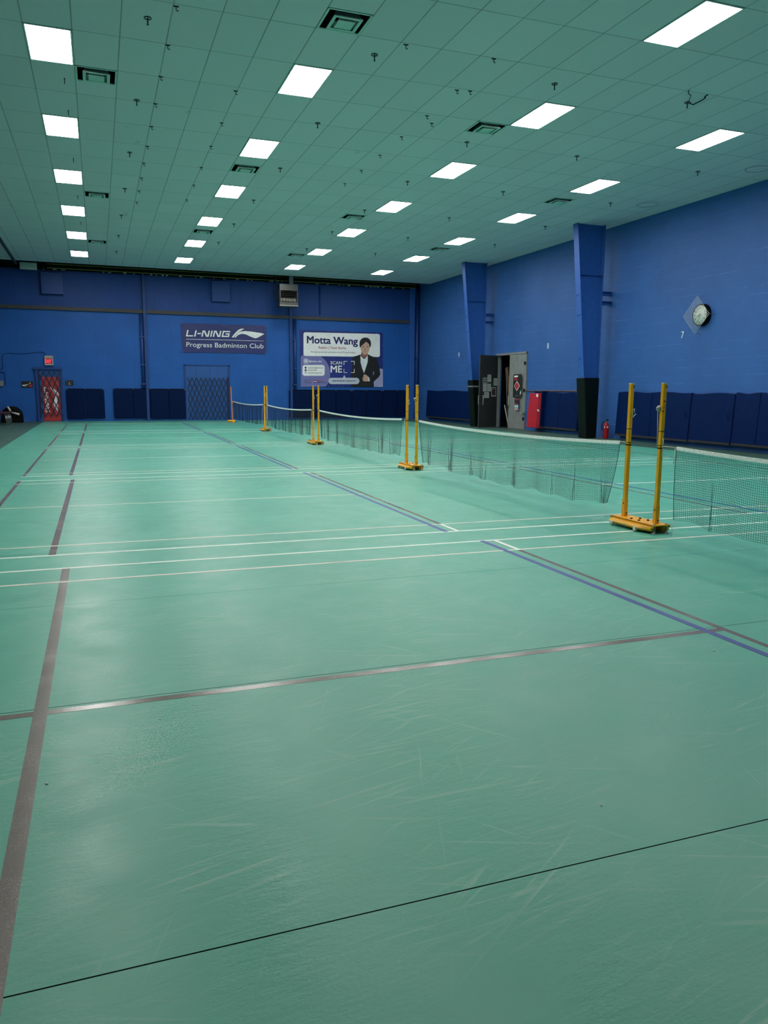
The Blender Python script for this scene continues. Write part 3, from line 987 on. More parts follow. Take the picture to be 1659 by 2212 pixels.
def net(y0, y1, label, pleats, seed, skew0=0.0, skew1=0.0, cell=0.0215, drop=0.70, sag=0.055, tw=0.0013, cut=None):
    """net from the near post end y0 to the far end y1"""
    rs = np.random.RandomState(seed)
    n = int(round((y1 - y0) / cell)); mrow = int(round(drop / cell))
    t = thing('badminton_net', label, 'net', (XN, (y0 + y1) / 2, 0.0), 0, 'badminton nets')
    U, Vv = np.meshgrid(np.linspace(0, 1, n + 1), np.linspace(0, 1, mrow + 1), indexing='ij')
    Y = y0 + (y1 - y0) * U
    top = 0.905 - sag * 4 * U * (1 - U)
    Y = Y + skew0 * np.exp(-U * 30) * Vv ** 1.5 + skew1 * np.exp(-(1 - U) * 30) * Vv ** 1.5
    Xo = np.zeros_like(U)
    for k in range(5):
        f = rs.uniform(3, 14); ph = rs.uniform(0, 6.28)
        Xo += 0.020 * np.sin(2 * np.pi * f * U + ph) * Vv
    for yc, wd, amt, vs in pleats:
        e = (Y - yc) / wd
        g = np.clip((Vv - vs) / (1 - vs + 1e-6), 0, 1)
        Y = Y - amt * g * (Y - yc) * np.exp(-e * e)
        Xo += 0.03 * g * np.sin(e * 4) * np.exp(-e * e)
    wob = 0.012 * np.sin(U * 60 + seed) + 0.01 * np.sin(U * 23 + 2 * seed)
    Z = top - (drop + wob) * Vv - 0.012 * np.sin(Vv * 3.14) * np.sin(U * 40)
    P = np.stack([XN + Xo, Y, Z], axis=-1)
    V1, F1 = tube_lines(P, tw)
    V2, F2 = tube_lines(np.transpose(P, (1, 0, 2)).copy(), tw)
    V = np.concatenate([V1, V2]); F = np.concatenate([F1, F2 + len(V1)])
    V = V - np.array(t.location)
    me = bpy.data.meshes.new('mesh_netting')
    me.vertices.add(len(V)); me.vertices.foreach_set('co', V.astype(np.float32).ravel())
    me.loops.add(len(F) * 4); me.loops.foreach_set('vertex_index', F.ravel().astype(np.int32))
    me.polygons.add(len(F)); me.polygons.foreach_set('loop_start', np.arange(0, len(F) * 4, 4, dtype=np.int32))
    me.update(calc_edges=True)
    me.materials.append(M['net'])
    o = bpy.data.objects.new('mesh_netting', me); COL.objects.link(o); o.parent = t
    # head tape: folded band along the top
    b = MB(); K = 60
    for i in range(K + 1):
        u = i / K; y = y0 + (y1 - y0) * u; z = 0.905 - sag * 4 * u * (1 - u)
        b.v += [(XN - 0.004, y, z + 0.012), (XN + 0.004, y, z + 0.012), (XN + 0.005, y, z - 0.024), (XN - 0.005, y, z - 0.024)]
    for i in range(K):
        for j in range(4):
            a = i * 4 + j; c = i * 4 + (j + 1) % 4
            b.f.append((a, c, c + 4, a + 4)); b.sm.append(False)
    b.f += [(0, 1, 2, 3), (K * 4 + 3, K * 4 + 2, K * 4 + 1, K * 4)]; b.sm += [False, False]
    b.build('head_tape', M['net_tape'], t)
    for e, sk in ((0, skew0), (-1, skew1)):
        MB().tube([tuple(P[e, j]) for j in range(0, mrow + 1, 3)] + [tuple(P[e, -1])], 0.0032, 6).build('side_cord', M['net'], t)
    return t, P

def tie(name, pts, parent, r=0.003):
    return MB().tube(pts, r, 6).build(name, M['cord'], parent)

rp = np.random.RandomState(7)
n0, P0 = net(0.25, 6.32, 'near badminton net running out of the photo at right', [(5.80, 0.10, 0.75, 0.25), (4.9, 0.09, 0.7, 0.4), (3.9, 0.08, 0.7, 0.5), (2.6, 0.1, 0.7, 0.3)], 3, 0, -0.10, drop=0.72)
n1, P1 = net(7.235, 13.06, 'largest fully visible badminton net between the first and second yellow stands', [(8.06, 0.08, 0.86, 0.35), (7.60, 0.07, 0.7, 0.5), (8.62, 0.08, 0.75, 0.55), (9.60, 0.06, 0.85, 0.45), (10.35, 0.09, 0.75, 0.6), (10.98, 0.09, 0.86, 0.5), (11.55, 0.08, 0.8, 0.4), (11.85, 0.09, 0.85, 0.45), (12.44, 0.10, 0.88, 0.3)], 5, 0.15, -0.12, drop=0.72)
n2, P2 = net(13.93, 19.86, 'badminton net between the second and third yellow stands', [(14.6, 0.07, 0.7, 0.2), (15.3, 0.08, 0.6, 0.1), (16.2, 0.07, 0.7, 0.2), (17.1, 0.08, 0.7, 0.1), (18.2, 0.08, 0.75, 0.15), (18.9, 0.10, 0.82, 0.1), (19.4, 0.09, 0.75, 0.1)], 8, 0.1, -0.05)
n3, P3 = net(20.73, 26.62, 'badminton net between the third and fourth yellow stands', [(20.9 + 0.42 * k + 0.07 * math.sin(k * 5), 0.09, 0.62, 0.05) for k in range(14)], 11, 0.05, 0.0)
n4, P4 = net(27.43, 33.95, 'farthest badminton net ending at the orange post', [(27.8 + 0.6 * k, 0.10, 0.6, 0.05) for k in range(10)], 14, 0.05, -0.5)
ends = [(6.32, 6.566, n0), (7.235, 7.087, n1), (13.06, 13.175, n1), (13.93, 13.656, n2), (19.86, 19.97, n2), (20.73, 20.52, n3), (26.62, 26.70, n3), (27.43, 27.13, n4), (33.95, 34.2, n4)]
for a, b, nn_ in ends:
    s = 1 if b > a else -1
    tie('tie_cord', [(XN, a - s * 0.04, 0.905), (XN, (a + b) / 2, 0.907), (XN, b - s * 0.022, 0.905)], nn_, 0.0035)
q = P1[0, -1]
tie('loose_cord', [(q[0], q[1], q[2]), (q[0] - 0.01, q[1] + 0.01, 0.07), (q[0] - 0.03, q[1] + 0.0, 0.02), (q[0] - 0.09, q[1] + 0.03, 0.006), (q[0] - 0.14, q[1] + 0.06, 0.006), (q[0] - 0.16, q[1] + 0.03, 0.006)], n1)
q = P0[-1, -1]
tie('loose_cord', [tuple(q), (q[0] - 0.01, q[1], 0.1), (q[0] - 0.01, q[1] + 0.005, 0.02)], n0)
tie('loose_cord', [(XN, 6.345, 0.905), (XN, 6.35, 0.80), (XN, 6.352, 0.74)], n0)
tie('loose_cord', [(XN, 13.78, 0.905), (XN - .01, 13.79, 0.5), (XN, 13.80, 0.25)], n2)
tie('loose_cord', [(XN, 20.68, 0.9), (XN - .01, 20.70, 0.5), (XN, 20.72, 0.2)], n3)
tie('loose_cord', [(XN, 27.38, 0.9), (XN - .03, 27.42, 0.5), (XN, 27.45, 0.15)], n4)

# ================================================================== TAPERED STEEL COLUMNS ON THE RIGHT WALL
def column(y0, label, padlabel, tape):
    fw = 0.26
    t = thing('steel_column', label, 'column', (14.3, y0 + fw / 2, 0), 0, 'tapered blue steel columns')
    xt, xb = 13.63, 14.27                 # inner flange at the ceiling and at the floor
    th = 0.02
    MB().hexa([(xb, y0, 0), (xb + th, y0, 0), (xb + th, y0 + fw, 0), (xb, y0 + fw, 0), (xt, y0, H), (xt + th, y0, H), (xt + th, y0 + fw, H), (xt, y0 + fw, H)]).build('inner_flange', M['steel_blue'], t)
    MB().box((14.60, y0, 0), (14.62, y0 + fw, H)).build('outer_flange', M['steel_blue'], t)
    ym = y0 + fw / 2
    MB().hexa([(xb + th, ym - 0.006, 0), (14.60, ym - 0.006, 0), (14.60, ym + 0.006, 0), (xb + th, ym + 0.006, 0), (xt + th, ym - 0.006, H), (14.60, ym - 0.006, H), (14.60, ym + 0.006, H), (xt + th, ym + 0.006, H)]).build('web', M['steel_blue'], t)
    zs = 4.93
    xs = xb + (xt - xb) * zs / H + th
    MB().box((xs, y0 + 0.01, zs - 0.008), (14.6, y0 + fw - 0.01, zs + 0.008)).build('stiffener', M['steel_blue'], t)
    for z in (4.42, 4.13):
        MB().box((14.62, y0 + 0.04, z - 0.055), (15.0, y0 + fw - 0.04, z - 0.045)).box((14.62, y0 + 0.04, z + 0.045), (15.0, y0 + fw - 0.04, z + 0.055)).box((14.62, ym, z - 0.055), (15.0, ym + 0.01, z + 0.055)).build('wall_bracket', M['steel_blue'], t)
    for z in (4.35, 3.75, 2.45):
        x = xb + (xt - xb) * z / H
        MB().box((x - 0.012, y0 + 0.05, z), (x, y0 + 0.2, z + 0.015)).box((x - 0.012, y0 + 0.19, z - 0.05), (x, y0 + 0.2, z)).build('hook_rail', M['steel_dark'], t)
    # padded sleeve on the column foot: lifts off, so a thing of its own
    zt = 1.86
    xa = xb - 0.06; xat = xb + (xt - xb) * zt / H - 0.05
    ya, yb = y0 - 0.09, y0 + fw + 0.09
    s = MB().hexa([(xa, ya, 0.0), (14.60 - 0.02, ya, 0.0), (14.60 - 0.02, yb, 0.0), (xa, yb, 0.0), (xat, ya, zt), (14.60, ya, zt), (14.60, yb, zt), (xat, yb, zt)])
    r = thing('column_pad', padlabel, 'column pad', (14.3, ym, 0), 0, 'green column pads')
    s.build('sleeve', M['pad_green'], r, 0.03, 3)
    if tape:
        za, zb = 1.575, 1.635
        f = lambda z: xa + (xat - xa) * z / zt - 0.004
        MB().hexa([(f(za), ya - 0.004, za), (14.605, ya - 0.004, za), (14.605, yb + 0.004, za), (f(za), yb + 0.004, za), (f(zb), ya - 0.004, zb), (14.605, ya - 0.004, zb), (14.605, yb + 0.004, zb), (f(zb), yb + 0.004, zb)]).build('tape_band', M['duct_tape'], r)
column(20.72, 'nearer tapered blue steel column by the right wall, left of the clock', 'dark green pad round the foot of the nearer column', False)
column(28.42, 'farther tapered blue steel column behind the open grey door', 'dark green pad with grey tape band round the foot of the farther column', True)

# ================================================================== BACK WALL PIPES AND BOXES
def pipe(x0, x1, z0, z1, y, name, label, key='steel_dark', rounded=True, clamps=()):
    t = thing(name, label, 'pipe', ((x0 + x1) / 2, y, z0))
    r = (x1 - x0) / 2
    if rounded:
        MB().tube([((x0 + x1) / 2, y - r, z0), ((x0 + x1) / 2, y - r, z1)], r, 14).build('shaft', M[key], t)
    else:
        MB().box((x0, y - 0.14, z0), (x1, y, z1)).build('shaft', M[key], t, 0.006)
    for z in clamps:
        MB().box((x0 - 0.03, y - 2 * r - 0.015, z - 0.03), (x1 + 0.03, y, z + 0.03)).build('clamp', M[key], t)
    return t
pipe(1.985, 2.10, 0, 6.33, YB, 'wall_post', 'slim blue steel post up the far wall, left of the navy club banner', 'steel_dark', False)
pipe(1.82, 1.95, 1.44, 4.62, YB, 'conduit_pipe', 'blue conduit pipe beside the slim post left of the navy club banner', 'steel_dark', True, (3.65, 2.45, 1.62))
pipe(8.47, 8.585, 0, 6.2, YB, 'wall_post', 'slim blue steel post below the hanging heater', 'steel_dark', False)
pipe(8.66, 8.80, 1.45, 4.62, YB, 'conduit_pipe', 'blue conduit pipe just left of the realtor banner', 'steel_dark', True, (3.70, 2.40, 1.65))
pipe(9.93, 9.985, 4.9, 6.2, YB, 'conduit_pipe', 'short thin blue pipe high on the far wall above the realtor banner', 'steel_dark')
pipe(14.47, 14.73, 0, 6.45, YB, 'corner_post', 'blue corner post on the far wall beside the right corner', 'steel_blue', False)
pipe(14.80, 14.97, 0, 6.3, YB, 'drain_pipe', 'round blue drain pipe in the far right corner', 'steel_dark', True, (1.0, 3.0, 5.0))
def wbox(x0, x1, z0, z1, label):
    t = thing('vent_cover', label, 'vent cover', ((x0 + x1) / 2, YB, z0), 0, 'blue boxed covers high on the far wall')
    MB().box((x0, YB - 0.22, z0), (x1, YB + 0.02, z1)).build('casing', M['rib_plain'], t, 0.008)
    MB().box((x0 + 0.10, YB - 0.235, z0 + 0.12), (x1 - 0.10, YB - 0.22, z1 - 0.08)).build('front_panel', M['rib_plain'], t, 0.006)
M['rib_plain'] = mat('blue_sheet_paint', (26, 68, 140), 0.5)  # same darkened blue as the upper wall sheet
wbox(-2.03, -1.19, 5.285, 6.16, 'boxy blue cover high on the far wall, above the exit sign')
wbox(4.945, 5.735, 5.28, 6.16, 'boxy blue cover high on the far wall, above the navy club banner')

# ---- hanging unit heater
t = thing('unit_heater', 'grey gas heater hanging from the ceiling before the far wall', 'heater', (8.13, 35.1, 5.06))
x0, x1, z0, z1, y0, y1 = 7.71, 8.53, 5.06, 6.02, 34.75, 35.45
cs = MB().box((x0, y0 + 0.02, z0), (x0 + 0.03, y1, z1)).box((x1 - 0.03, y0 + 0.02, z0), (x1, y1, z1)).box((x0, y0 + 0.02, z1 - 0.03), (x1, y1, z1)).box((x0, y0 + 0.02, z0), (x1, y1, z0 + 0.03)).box((x0, y1 - 0.02, z0), (x1, y1, z1))
cs.box((x0, y0, 5.74), (x1, y0 + 0.03, z1)).box((x0, y0, z0), (x1, y0 + 0.03, 5.25)).box((x0, y0, 5.25), (x0 + 0.04, y0 + 0.03, 5.74)).box((x1 - 0.04, y0, 5.25), (x1, y0 + 0.03, 5.74))
cs.build('casing', M['heater'] if 'heater' in M else M.setdefault('heater', mat('heater_enamel', (84, 84, 82), 0.35, 0.35)), t, 0.004)
MB().box((x0 + 0.04, y0 + 0.25, 5.25), (x1 - 0.04, y0 + 0.27, 5.74)).build('burner_chamber', M['black'], t)
MB().box((x0 - 0.01, y0 - 0.02, z0 + 0.02), (x1 + 0.01, y0, z0 + 0.06)).build('lip', M['galv'], t)
for k in range(4):
    z = 5.69 - k * 0.075
    MB().box((x0 + 0.04, y0 + 0.005, z - 0.008), (x1 - 0.04, y0 + 0.035, z + 0.006)).build('louvre', M['bronze'], t)
for k in range(10):
    x = x0 + 0.09 + k * (x1 - x0 - 0.18) / 9
    MB().tube([(x, y0 + 0.06, 5.28), (x, y0 + 0.08, 5.42)], 0.018, 8).build('burner_tube', M['tube_white'], t)
MB().box((8.20, 34.95, z1), (8.37, 35.12, 6.75)).build('flue', M['galv_dark'] if 'galv_dark' in M else M.setdefault('galv_dark', mat('dull_galvanised', (92, 104, 110), 0.5, 0.3)), t)
MB().tube([(7.60, 35.0, 6.6), (7.60, 35.0, 6.15), (7.52, 35.1, 5.9), (7.55, 35.1, 5.4), (7.71, 35.1, 5.3)], 0.018, 8).build('gas_pipe', M['bronze'], t)

# ================================================================== EXIT DOOR, GATE AND THINGS AT THE LEFT OF THE FAR WALL
sb = lambda px, py: on_y(px, py, YB)
OFF = lambda k: (0, -k, 0)
d1 = thing('door_1', 'blue exit door in a moulded frame behind a folding gate', 'door', (-1.93, YB, 0))
struct(d1)
MB().box((-2.47, YB - 0.09, 0), (-2.36, YB + 0.02, 2.20)).box((-1.50, YB - 0.09, 0), (-1.41, YB + 0.02, 2.20)).box((-2.53, YB - 0.13, 2.18), (-1.40, YB + 0.02, 2.27)).build('door_frame', M['steel_dark'], d1, 0.004)
MB().box((-2.36, YB - 0.02, 0), (-1.50, YB + 0.02, 2.18)).build('door_leaf', M['blue_door'], d1)
bn = thing('banner', 'upright red banner with white lettering hung on the exit door', 'banner', (-1.9, YB - 0.03, 0.9))
MB().box((-2.235, YB - 0.035, 0.02), (-1.545, YB - 0.028, 1.88)).build('sheet', M['red_banner'], bn)

def stroke(pts, wd):
    """outline of a polyline of given width in letter units"""
    out = []
    for (a, b) in zip(pts[:-1], pts[1:]):
        a = Vector(a); b = Vector(b)
        d = (b - a).normalized() * wd / 2; n = Vector((-d.y, d.x))
        out.append([a - d - n, b + d - n, b + d + n, a - d + n])
    return out
WD = 0.20
LET = []          # (strokes, advance) letters in units of their height, square and wide
LET += [([[(0.1, 0.95), (0.1, 0.1), (0.95, 0.1)]], 1.22), ([[(0.1, 0.9), (0.1, 0.1)]], 0.45), ([[(0.05, 0.5), (0.38, 0.5)]], 0.62),
        ([[(0.1, 0.1), (0.1, 0.9), (0.30, 0.9), (0.78, 0.1), (0.98, 0.1), (0.98, 0.9)]], 1.30), ([[(0.1, 0.9), (0.1, 0.1)]], 0.40),
        ([[(0.1, 0.1), (0.1, 0.9), (0.30, 0.9), (0.78, 0.1), (0.98, 0.1), (0.98, 0.9)]], 1.30), ([[(1.0, 0.9), (0.1, 0.9), (0.1, 0.1), (1.0, 0.1), (1.0, 0.5), (0.6, 0.5)]], 1.1)]
TOTAL = sum(a for _, a in LET)
def brand_letters(A, B, h, U, slant, surf, material, parent, off, name='letter'):
    x = 0
    A = Vector(A); B = Vector(B); U = Vector(U)
    D = (B - A)
    for strokes, adv in LET:
        q = MB()
        for k, st in enumerate(strokes):
            for n, quad in enumerate(stroke(st, WD)):
                pts = []
                for v in quad:
                    s = (x + v.x) / TOTAL
                    p = A + D * s + U * (v.y * h) + D.normalized() * (slant * v.y * h)
                    pts.append(surf(p.x, p.y) + Vector(off) * (1 + 0.02 * n))
                q.poly(pts, Vector(off).normalized() * 0.001)
        q.build(name, material, parent)
        x += adv
FIN_A = [(773, 940), (795, 942), (838, 895), (880, 862), (935, 830), (895, 829), (862, 842), (835, 865), (800, 905)]
FIN_B = [(805, 943), (822, 943), (850, 915), (880, 900), (915, 895), (960, 905), (1010, 930), (1060, 950), (1085, 952), (1115, 940), (1150, 920), (1192, 898), (1150, 885), (1080, 875), (1010, 865), (940, 860), (890, 866), (860, 880), (830, 910)]
c4 = lambda a, b: (a / 11.06, 760 + b / 11.06)
brand_letters(c4(1052, 840), c4(1095, 1440), 95 / 11.06, (0.99, -0.05), 0.25, sb, M['white_print'], bn, OFF(0.042))
# the swoosh on the red banner, turned to read downwards
def swoosh_rot(p):
    s = (p[0] - 773) / (1192 - 773); t0 = (p[1] - 829) / (952 - 829)
    return c4(1185 + 140 * s + (1 - t0) * 195 - 60 * s * (1 - t0), 835 + 600 * s)
for P0_ in (FIN_A, FIN_B):
    shape('swoosh', [swoosh_rot(p) for p in P0_], sb, M['white_print'], bn, OFF(0.042))

def lattice_gate(name, label, x0, x1, z0, z1, y, nx, nz, frame):
    t = thing(name, label, 'folding gate', ((x0 + x1) / 2, y, 0), 0)
    dx, dz = (x1 - x0) / nx, (z1 - z0) / nz
    g = MB()
    segs = set()
    for sgn in (1, -1):
        for c in range(-nz, nx + nz + 1):
            pts = []
            for k in range(nz * 2 + 1):
                gx = c + sgn * k * 0.5
                if -0.001 <= gx <= nx + 0.001:
                    pts.append((x0 + gx * dx, y + (0.006 if sgn > 0 else -0.006), z0 + k * dz * 0.5))
            if len(pts) > 1:
                a, b = Vector(pts[0]), Vector(pts[-1])
                d = (b - a).normalized(); n = Vector((-d.z, 0, d.x)) * 0.015
                o = Vector((0, 0.004, 0))
                g.hexa([a - n - o, b - n - o, b + n - o, a + n - o, a - n + o, b - n + o, b + n + o, a + n + o])
    g.build('lattice', M['lattice'], t)
    for x in frame:
        MB().box((x - 0.022, y - 0.02, z0 - 0.05), (x + 0.022, y + 0.02, z1 + 0.05)).build('gate_post', M['lattice'], t)
    return t
lattice_gate('folding_gate', 'dark blue lattice gate drawn across the red bannered exit door', -2.36, -1.50, 0.20, 2.10, YB - 0.085, 4, 4, (-2.335,))
# exit sign
t = thing('exit_sign', 'lit red exit sign in a beige case above the exit door', 'exit sign', (-1.9, YB, 2.41))
MB().box((-2.075, YB - 0.10, 2.36), (-1.735, YB, 2.76)).build('case', M['exit_case'], t, 0.006)
MB().box((-2.035, YB - 0.104, 2.43), (-1.775, YB - 0.098, 2.64)).build('panel', M['exit_panel'], t)
lettering('legend', 'EXIT', (97.6, 783.6), (111.7, 784.4), 7.6, lambda a, b: on_y(a, b, YB - 0.104), M['exit_glow'], t, OFF(0.004), 0.02)
pts = [c4(1100, 90), c4(1060, 20), c4(960, 0), c4(800, 20), c4(600, 45), c4(450, 48), c4(250, 30), c4(110, 35), c4(70, 80), c4(60, 150), c4(75, 280), c4(70, 380), c4(20, 430)]
o = MB().tube([tuple(sb(*p) + Vector((0, -0.02, 0))) for p in pts], 0.013, 6).build('cable', M['steel_dark'])
tag(o, 'blue painted cable looping over the wall left of the exit sign', 'cable')
t = thing('junction_box', 'grey electrical box with conduit at the left edge of the far wall', 'electrical box', (-3.8, YB, 1.48))
a, b = sb(*c4(-40, 690)), sb(*c4(90, 822))
MB().box((a.x, YB - 0.10, b.z), (b.x, YB, a.z)).build('case', M['galv'], t, 0.006)
p0, p1, p2 = sb(*c4(-20, 490)), sb(*c4(125, 500)), sb(*c4(130, 800))
MB().tube([(p0.x, YB - 0.03, p0.z), (p1.x - 0.03, YB - 0.03, p0.z), (p1.x, YB - 0.03, p0.z - 0.05), (p2.x, YB - 0.03, p2.z), (b.x, YB - 0.03, p2.z)], 0.016, 8).build('conduit', M['steel_dark'], t)
def picture(x0, x1, z0, z1, label, marks):
    t = thing('poster', label, 'poster', ((x0 + x1) / 2, YB, z0))
    MB().box((x0, YB - 0.018, z0), (x1, YB, z1)).build('board', M['ink'], t)
    q = {}
    for key, pts in marks:
        MB().poly([(x0 + u * (x1 - x0), YB - 0.020, z0 + v * (z1 - z0)) for u, v in pts], (0, -0.001, 0)).build('print', M[key], t)
    return t
picture(-3.03, -2.585, 1.42, 1.69, 'small dark action poster left of the exit door', [('white_print', [(0.05, 0.42), (0.12, 0.30), (0.30, 0.36), (0.62, 0.50), (0.60, 0.56), (0.28, 0.45)]), ('white_print', [(0.1, 0.30), (0.2, 0.22), (0.5, 0.24), (0.5, 0.28), (0.2, 0.28)]), ('red_print', [(0.68, 0.10), (0.92, 0.12), (0.95, 0.40), (0.80, 0.52), (0.66, 0.40)]), ('skin', [(0.70, 0.62), (0.80, 0.60), (0.84, 0.78), (0.74, 0.86), (0.68, 0.76)])])
picture(-1.315, -0.99, 1.52, 1.745, 'small dark poster right of the exit door above the wall mat', [('white_print', [(0.40, 0.55), (0.50, 0.50), (0.58, 0.58), (0.50, 0.66)]), ('print_grey', [(0.40, 0.1), (0.62, 0.1), (0.58, 0.42), (0.44, 0.42)]), ('white_print', [(0.08, 0.80), (0.14, 0.78), (0.14, 0.86)]), ('white_print', [(0.22, 0.25), (0.27, 0.22), (0.27, 0.30)]), ('skin', [(0.68, 0.30), (0.74, 0.28), (0.75, 0.36)]), ('print_grey', [(0.78, 0.76), (0.84, 0.74), (0.84, 0.82)])])

# double door with low gate
d2 = thing('door_2', 'wide blue double door below the navy club banner', 'door', (4.65, YB, 0))
struct(d2)
MB().box((3.65, YB - 0.05, 0), (3.72, YB + 0.01, 2.49)).box((5.60, YB - 0.05, 0), (5.67, YB + 0.01, 2.49)).box((3.65, YB - 0.05, 2.45), (5.67, YB + 0.01, 2.50)).build('door_frame', M['steel_dark'], d2)
MB().box((3.72, YB - 0.02, 0.0), (4.17, YB + 0.01, 2.45)).build('side_panel', M['blue_door'], d2)
MB().box((4.18, YB - 0.02, 0.0), (4.825, YB + 0.01, 2.45)).build('door_leaf', M['blue_door'], d2)
MB().box((4.85, YB - 0.02, 0.0), (5.60, YB + 0.01, 2.45)).build('door_leaf', M['blue_door'], d2)
MB().box((4.825, YB - 0.035, 1.7), (4.85, YB + 0.0, 2.45)).build('astragal', M['steel_blue'], d2)
lattice_gate('folding_gate', 'waist high dark blue lattice gate across the wide double door', 3.78, 5.58, 0.05, 1.92, YB - 0.085, 9, 4, (5.60,))

# ================================================================== BANNERS
t = thing('banner', 'navy club banner with white lettering above the wide double door', 'banner', (5.5, YB - 0.03, 3.04))
c2 = lambda a, b: (370 + a / 5.925, 570 + b / 5.925)
sn = lambda px, py: on_y(px, py, YB - 0.03)
cor = [sn(*c2(a, b)) for a, b in ((118, 758), (400, 763), (700, 776), (1000, 786), (1212, 790), (1218, 1152), (1100, 1150), (960, 1144), (780, 1140), (560, 1138), (400, 1134), (280, 1136), (146, 1133))]
MB().poly(cor, (0, 0.01, 0)).build('sheet', M['navy_banner'], t)
brand_letters(c2(186, 928), c2(738, 937), 78 / 5.925, (0, -1), 0.22, sn, M['white_print'], t, OFF(0.006))
for P_ in (FIN_A, FIN_B):
    shape('swoosh', [c2(*p) for p in P_], sn, M['white_print'], t, OFF(0.006))
shape('rule', [c2(190, 960), c2(1180, 985), c2(1180, 989), c2(190, 965)], sn, M['white_print'], t, OFF(0.006))
lettering('club_name', 'Progress Badminton Club', c2(193, 1060), c2(1180, 1082), 60 / 5.925, sn, M['white_print'], t, OFF(0.006), 0.0)
for a, b in ((125, 765), (660, 780), (1205, 797), (152, 1126), (700, 1132), (1212, 1144)):
    shape('grommet', [c2(x, y) for x, y in circle(a, b, 4, 8)], sn, M['galv'], t, OFF(0.004))

t = thing('banner', 'large realtor banner with portrait of a person in a black suit', 'banner', (11, YB - 0.03, 1.57))
c7 = lambda a, b: (640 + a / 8.295, 690 + b / 8.295)
C7 = lambda L: [c7(*p) for p in L]
MB().poly([sn(*c7(*p)) for p in ((66, 185), (1552, 238), (1553, 1212), (82, 1207))], (0, 0.01, 0)).build('sheet', M['royal_banner'], t)
L1, L2, L3, L4, L5, L6 = (OFF(0.005 + 0.003 * k) for k in range(6))
# lilac discs, cut at the banner edge
def clip(pts, poly):
    return [(min(max(x, poly[0]), poly[2]), min(max(y, poly[1]), poly[3])) for x, y in pts]
shape('lilac_disc', C7(clip(circle(255, 975, 352, 40, 365), (80, 600, 700, 1206))), sn, M['lilac'], t, L1)
shape('lilac_disc', C7(clip(circle(1490, 1075, 195, 40, 195), (1290, 870, 1552, 1211))), sn, M['lilac_pale'] if 'lilac_pale' in M else M.setdefault('lilac_pale', mat('pale_lilac_print', (164, 164, 204), 0.6)), t, L1)
shape('name_panel', C7(rrect(128, 230, 1498, 655, 34, 30, 18)), sn, M['white_banner'], t, L2)
lettering('headline', 'Motta Wang', c7(188, 425), c7(1102, 452), 130 / 8.295, sn, M['navy_ink'], t, L3, 0.028)
lettering('subtitle', 'Realtor | Team Barina', c7(398, 524), c7(888, 532), 42 / 8.295, sn, M['red_print'], t, L3, 0.012)
lettering('tagline', 'We help buy and sell real estate in the GTA and Ontario', c7(255, 592), c7(1055, 606), 24 / 8.295, sn, M['ink'], t, L3, 0.006)
def ring(name, x0, y0, x1, y1, r, wdt, material, off):
    o = rrect(x0, y0, x1, y1, r); i = rrect(x0 + wdt, y0 + wdt, x1 - wdt, y1 - wdt, max(r - wdt, 2))
    q = MB(); n = len(o)
    q.v = [tuple(sn(*c7(*p)) + Vector(off)) for p in o + i]
    for k in range(n):
        j = (k + 1) % n
        q.f.append((k, j, n + j, n + k)); q.sm.append(False)
    return q.build(name, material, t)
ring('camera_icon', 134, 706, 212, 788, 22, 9, M['white_print'], L2)
ring('camera_icon', 152, 726, 194, 768, 20, 12, M['white_print'], L2)
lettering('handle', '@motta_wko', c7(224, 765), c7(456, 765), 32 / 8.295, sn, M['white_print'], t, L2, 0.01)
shape('contact_panel', C7(rrect(110, 815, 508, 1010, 44)), sn, M['white_banner'], t, L2)
for y, key in ((865, 'navy_ink'), (911, 'navy_ink'), (955, 'pill')):
    shape('icon', C7(circle(166, y, 18, 14)), sn, M[key], t, L3)
lettering('contact_line', 'mottawang@gmail.com', c7(206, 876), c7(486, 876), 22 / 8.295, sn, M['ink'], t, L3, 0.004)
lettering('contact_line', '647-260-3298', c7(206, 920), c7(362, 920), 22 / 8.295, sn, M['ink'], t, L3, 0.004)
lettering('contact_line', 'www.barinagao.com', c7(206, 966), c7(452, 966), 22 / 8.295, sn, M['ink'], t, L3, 0.004)
for k, (s, e) in enumerate((('Motta Wang', 250), ('Realtor', 208), ('RE/MAX Realtron', 268), ('Inc., Brokerage', 268))):
    lettering('small_print', s, c7(146, 1088 + 20 * k), c7(e, 1088 + 20 * k), 13 / 8.295, sn, M['ink'], t, L2, 0.004)
shape('balloon_logo', C7([(304, 1108), (306, 1098), (318, 1090), (332, 1088), (346, 1090), (358, 1098), (361, 1108)]), sn, M['red_print'], t, L2)
shape('balloon_logo', C7([(304, 1108), (361, 1108), (357, 1118), (308, 1118)]), sn, M['white_print'], t, L2)
shape('balloon_logo', C7([(308, 1118), (357, 1118), (346, 1130), (337, 1142), (328, 1142), (319, 1130)]), sn, M['navy_ink'], t, L2)
lettering('agency', 'RE/MAX', c7(370, 1110), c7(484, 1110), 24 / 8.295, sn, M['red_print'], t, L2, 0.02)
lettering('agency', 'REALTRON', c7(370, 1142), c7(536, 1142), 24 / 8.295, sn, M['navy_ink'], t, L2, 0.02)
lettering('scan', 'SCAN', c7(612, 804), c7(820, 806), 58 / 8.295, sn, M['white_print'], t, L2, 0.008)
lettering('scan', 'ME', c7(614, 948), c7(820, 950), 122 / 8.295, sn, M['white_print'], t, L2, 0.02)
for (x, y, sx, sy) in ((848, 746, 1, 1), (1042, 746, -1, 1), (848, 956, 1, -1), (1042, 956, -1, -1)):
    shape('bracket', C7([(x, y), (x + sx * 64, y), (x + sx * 64, y + sy * 9), (x + sx * 9, y + sy * 9), (x + sx * 9, y + sy * 70), (x, y + sy * 70)]), sn, M['white_print'], t, L5)
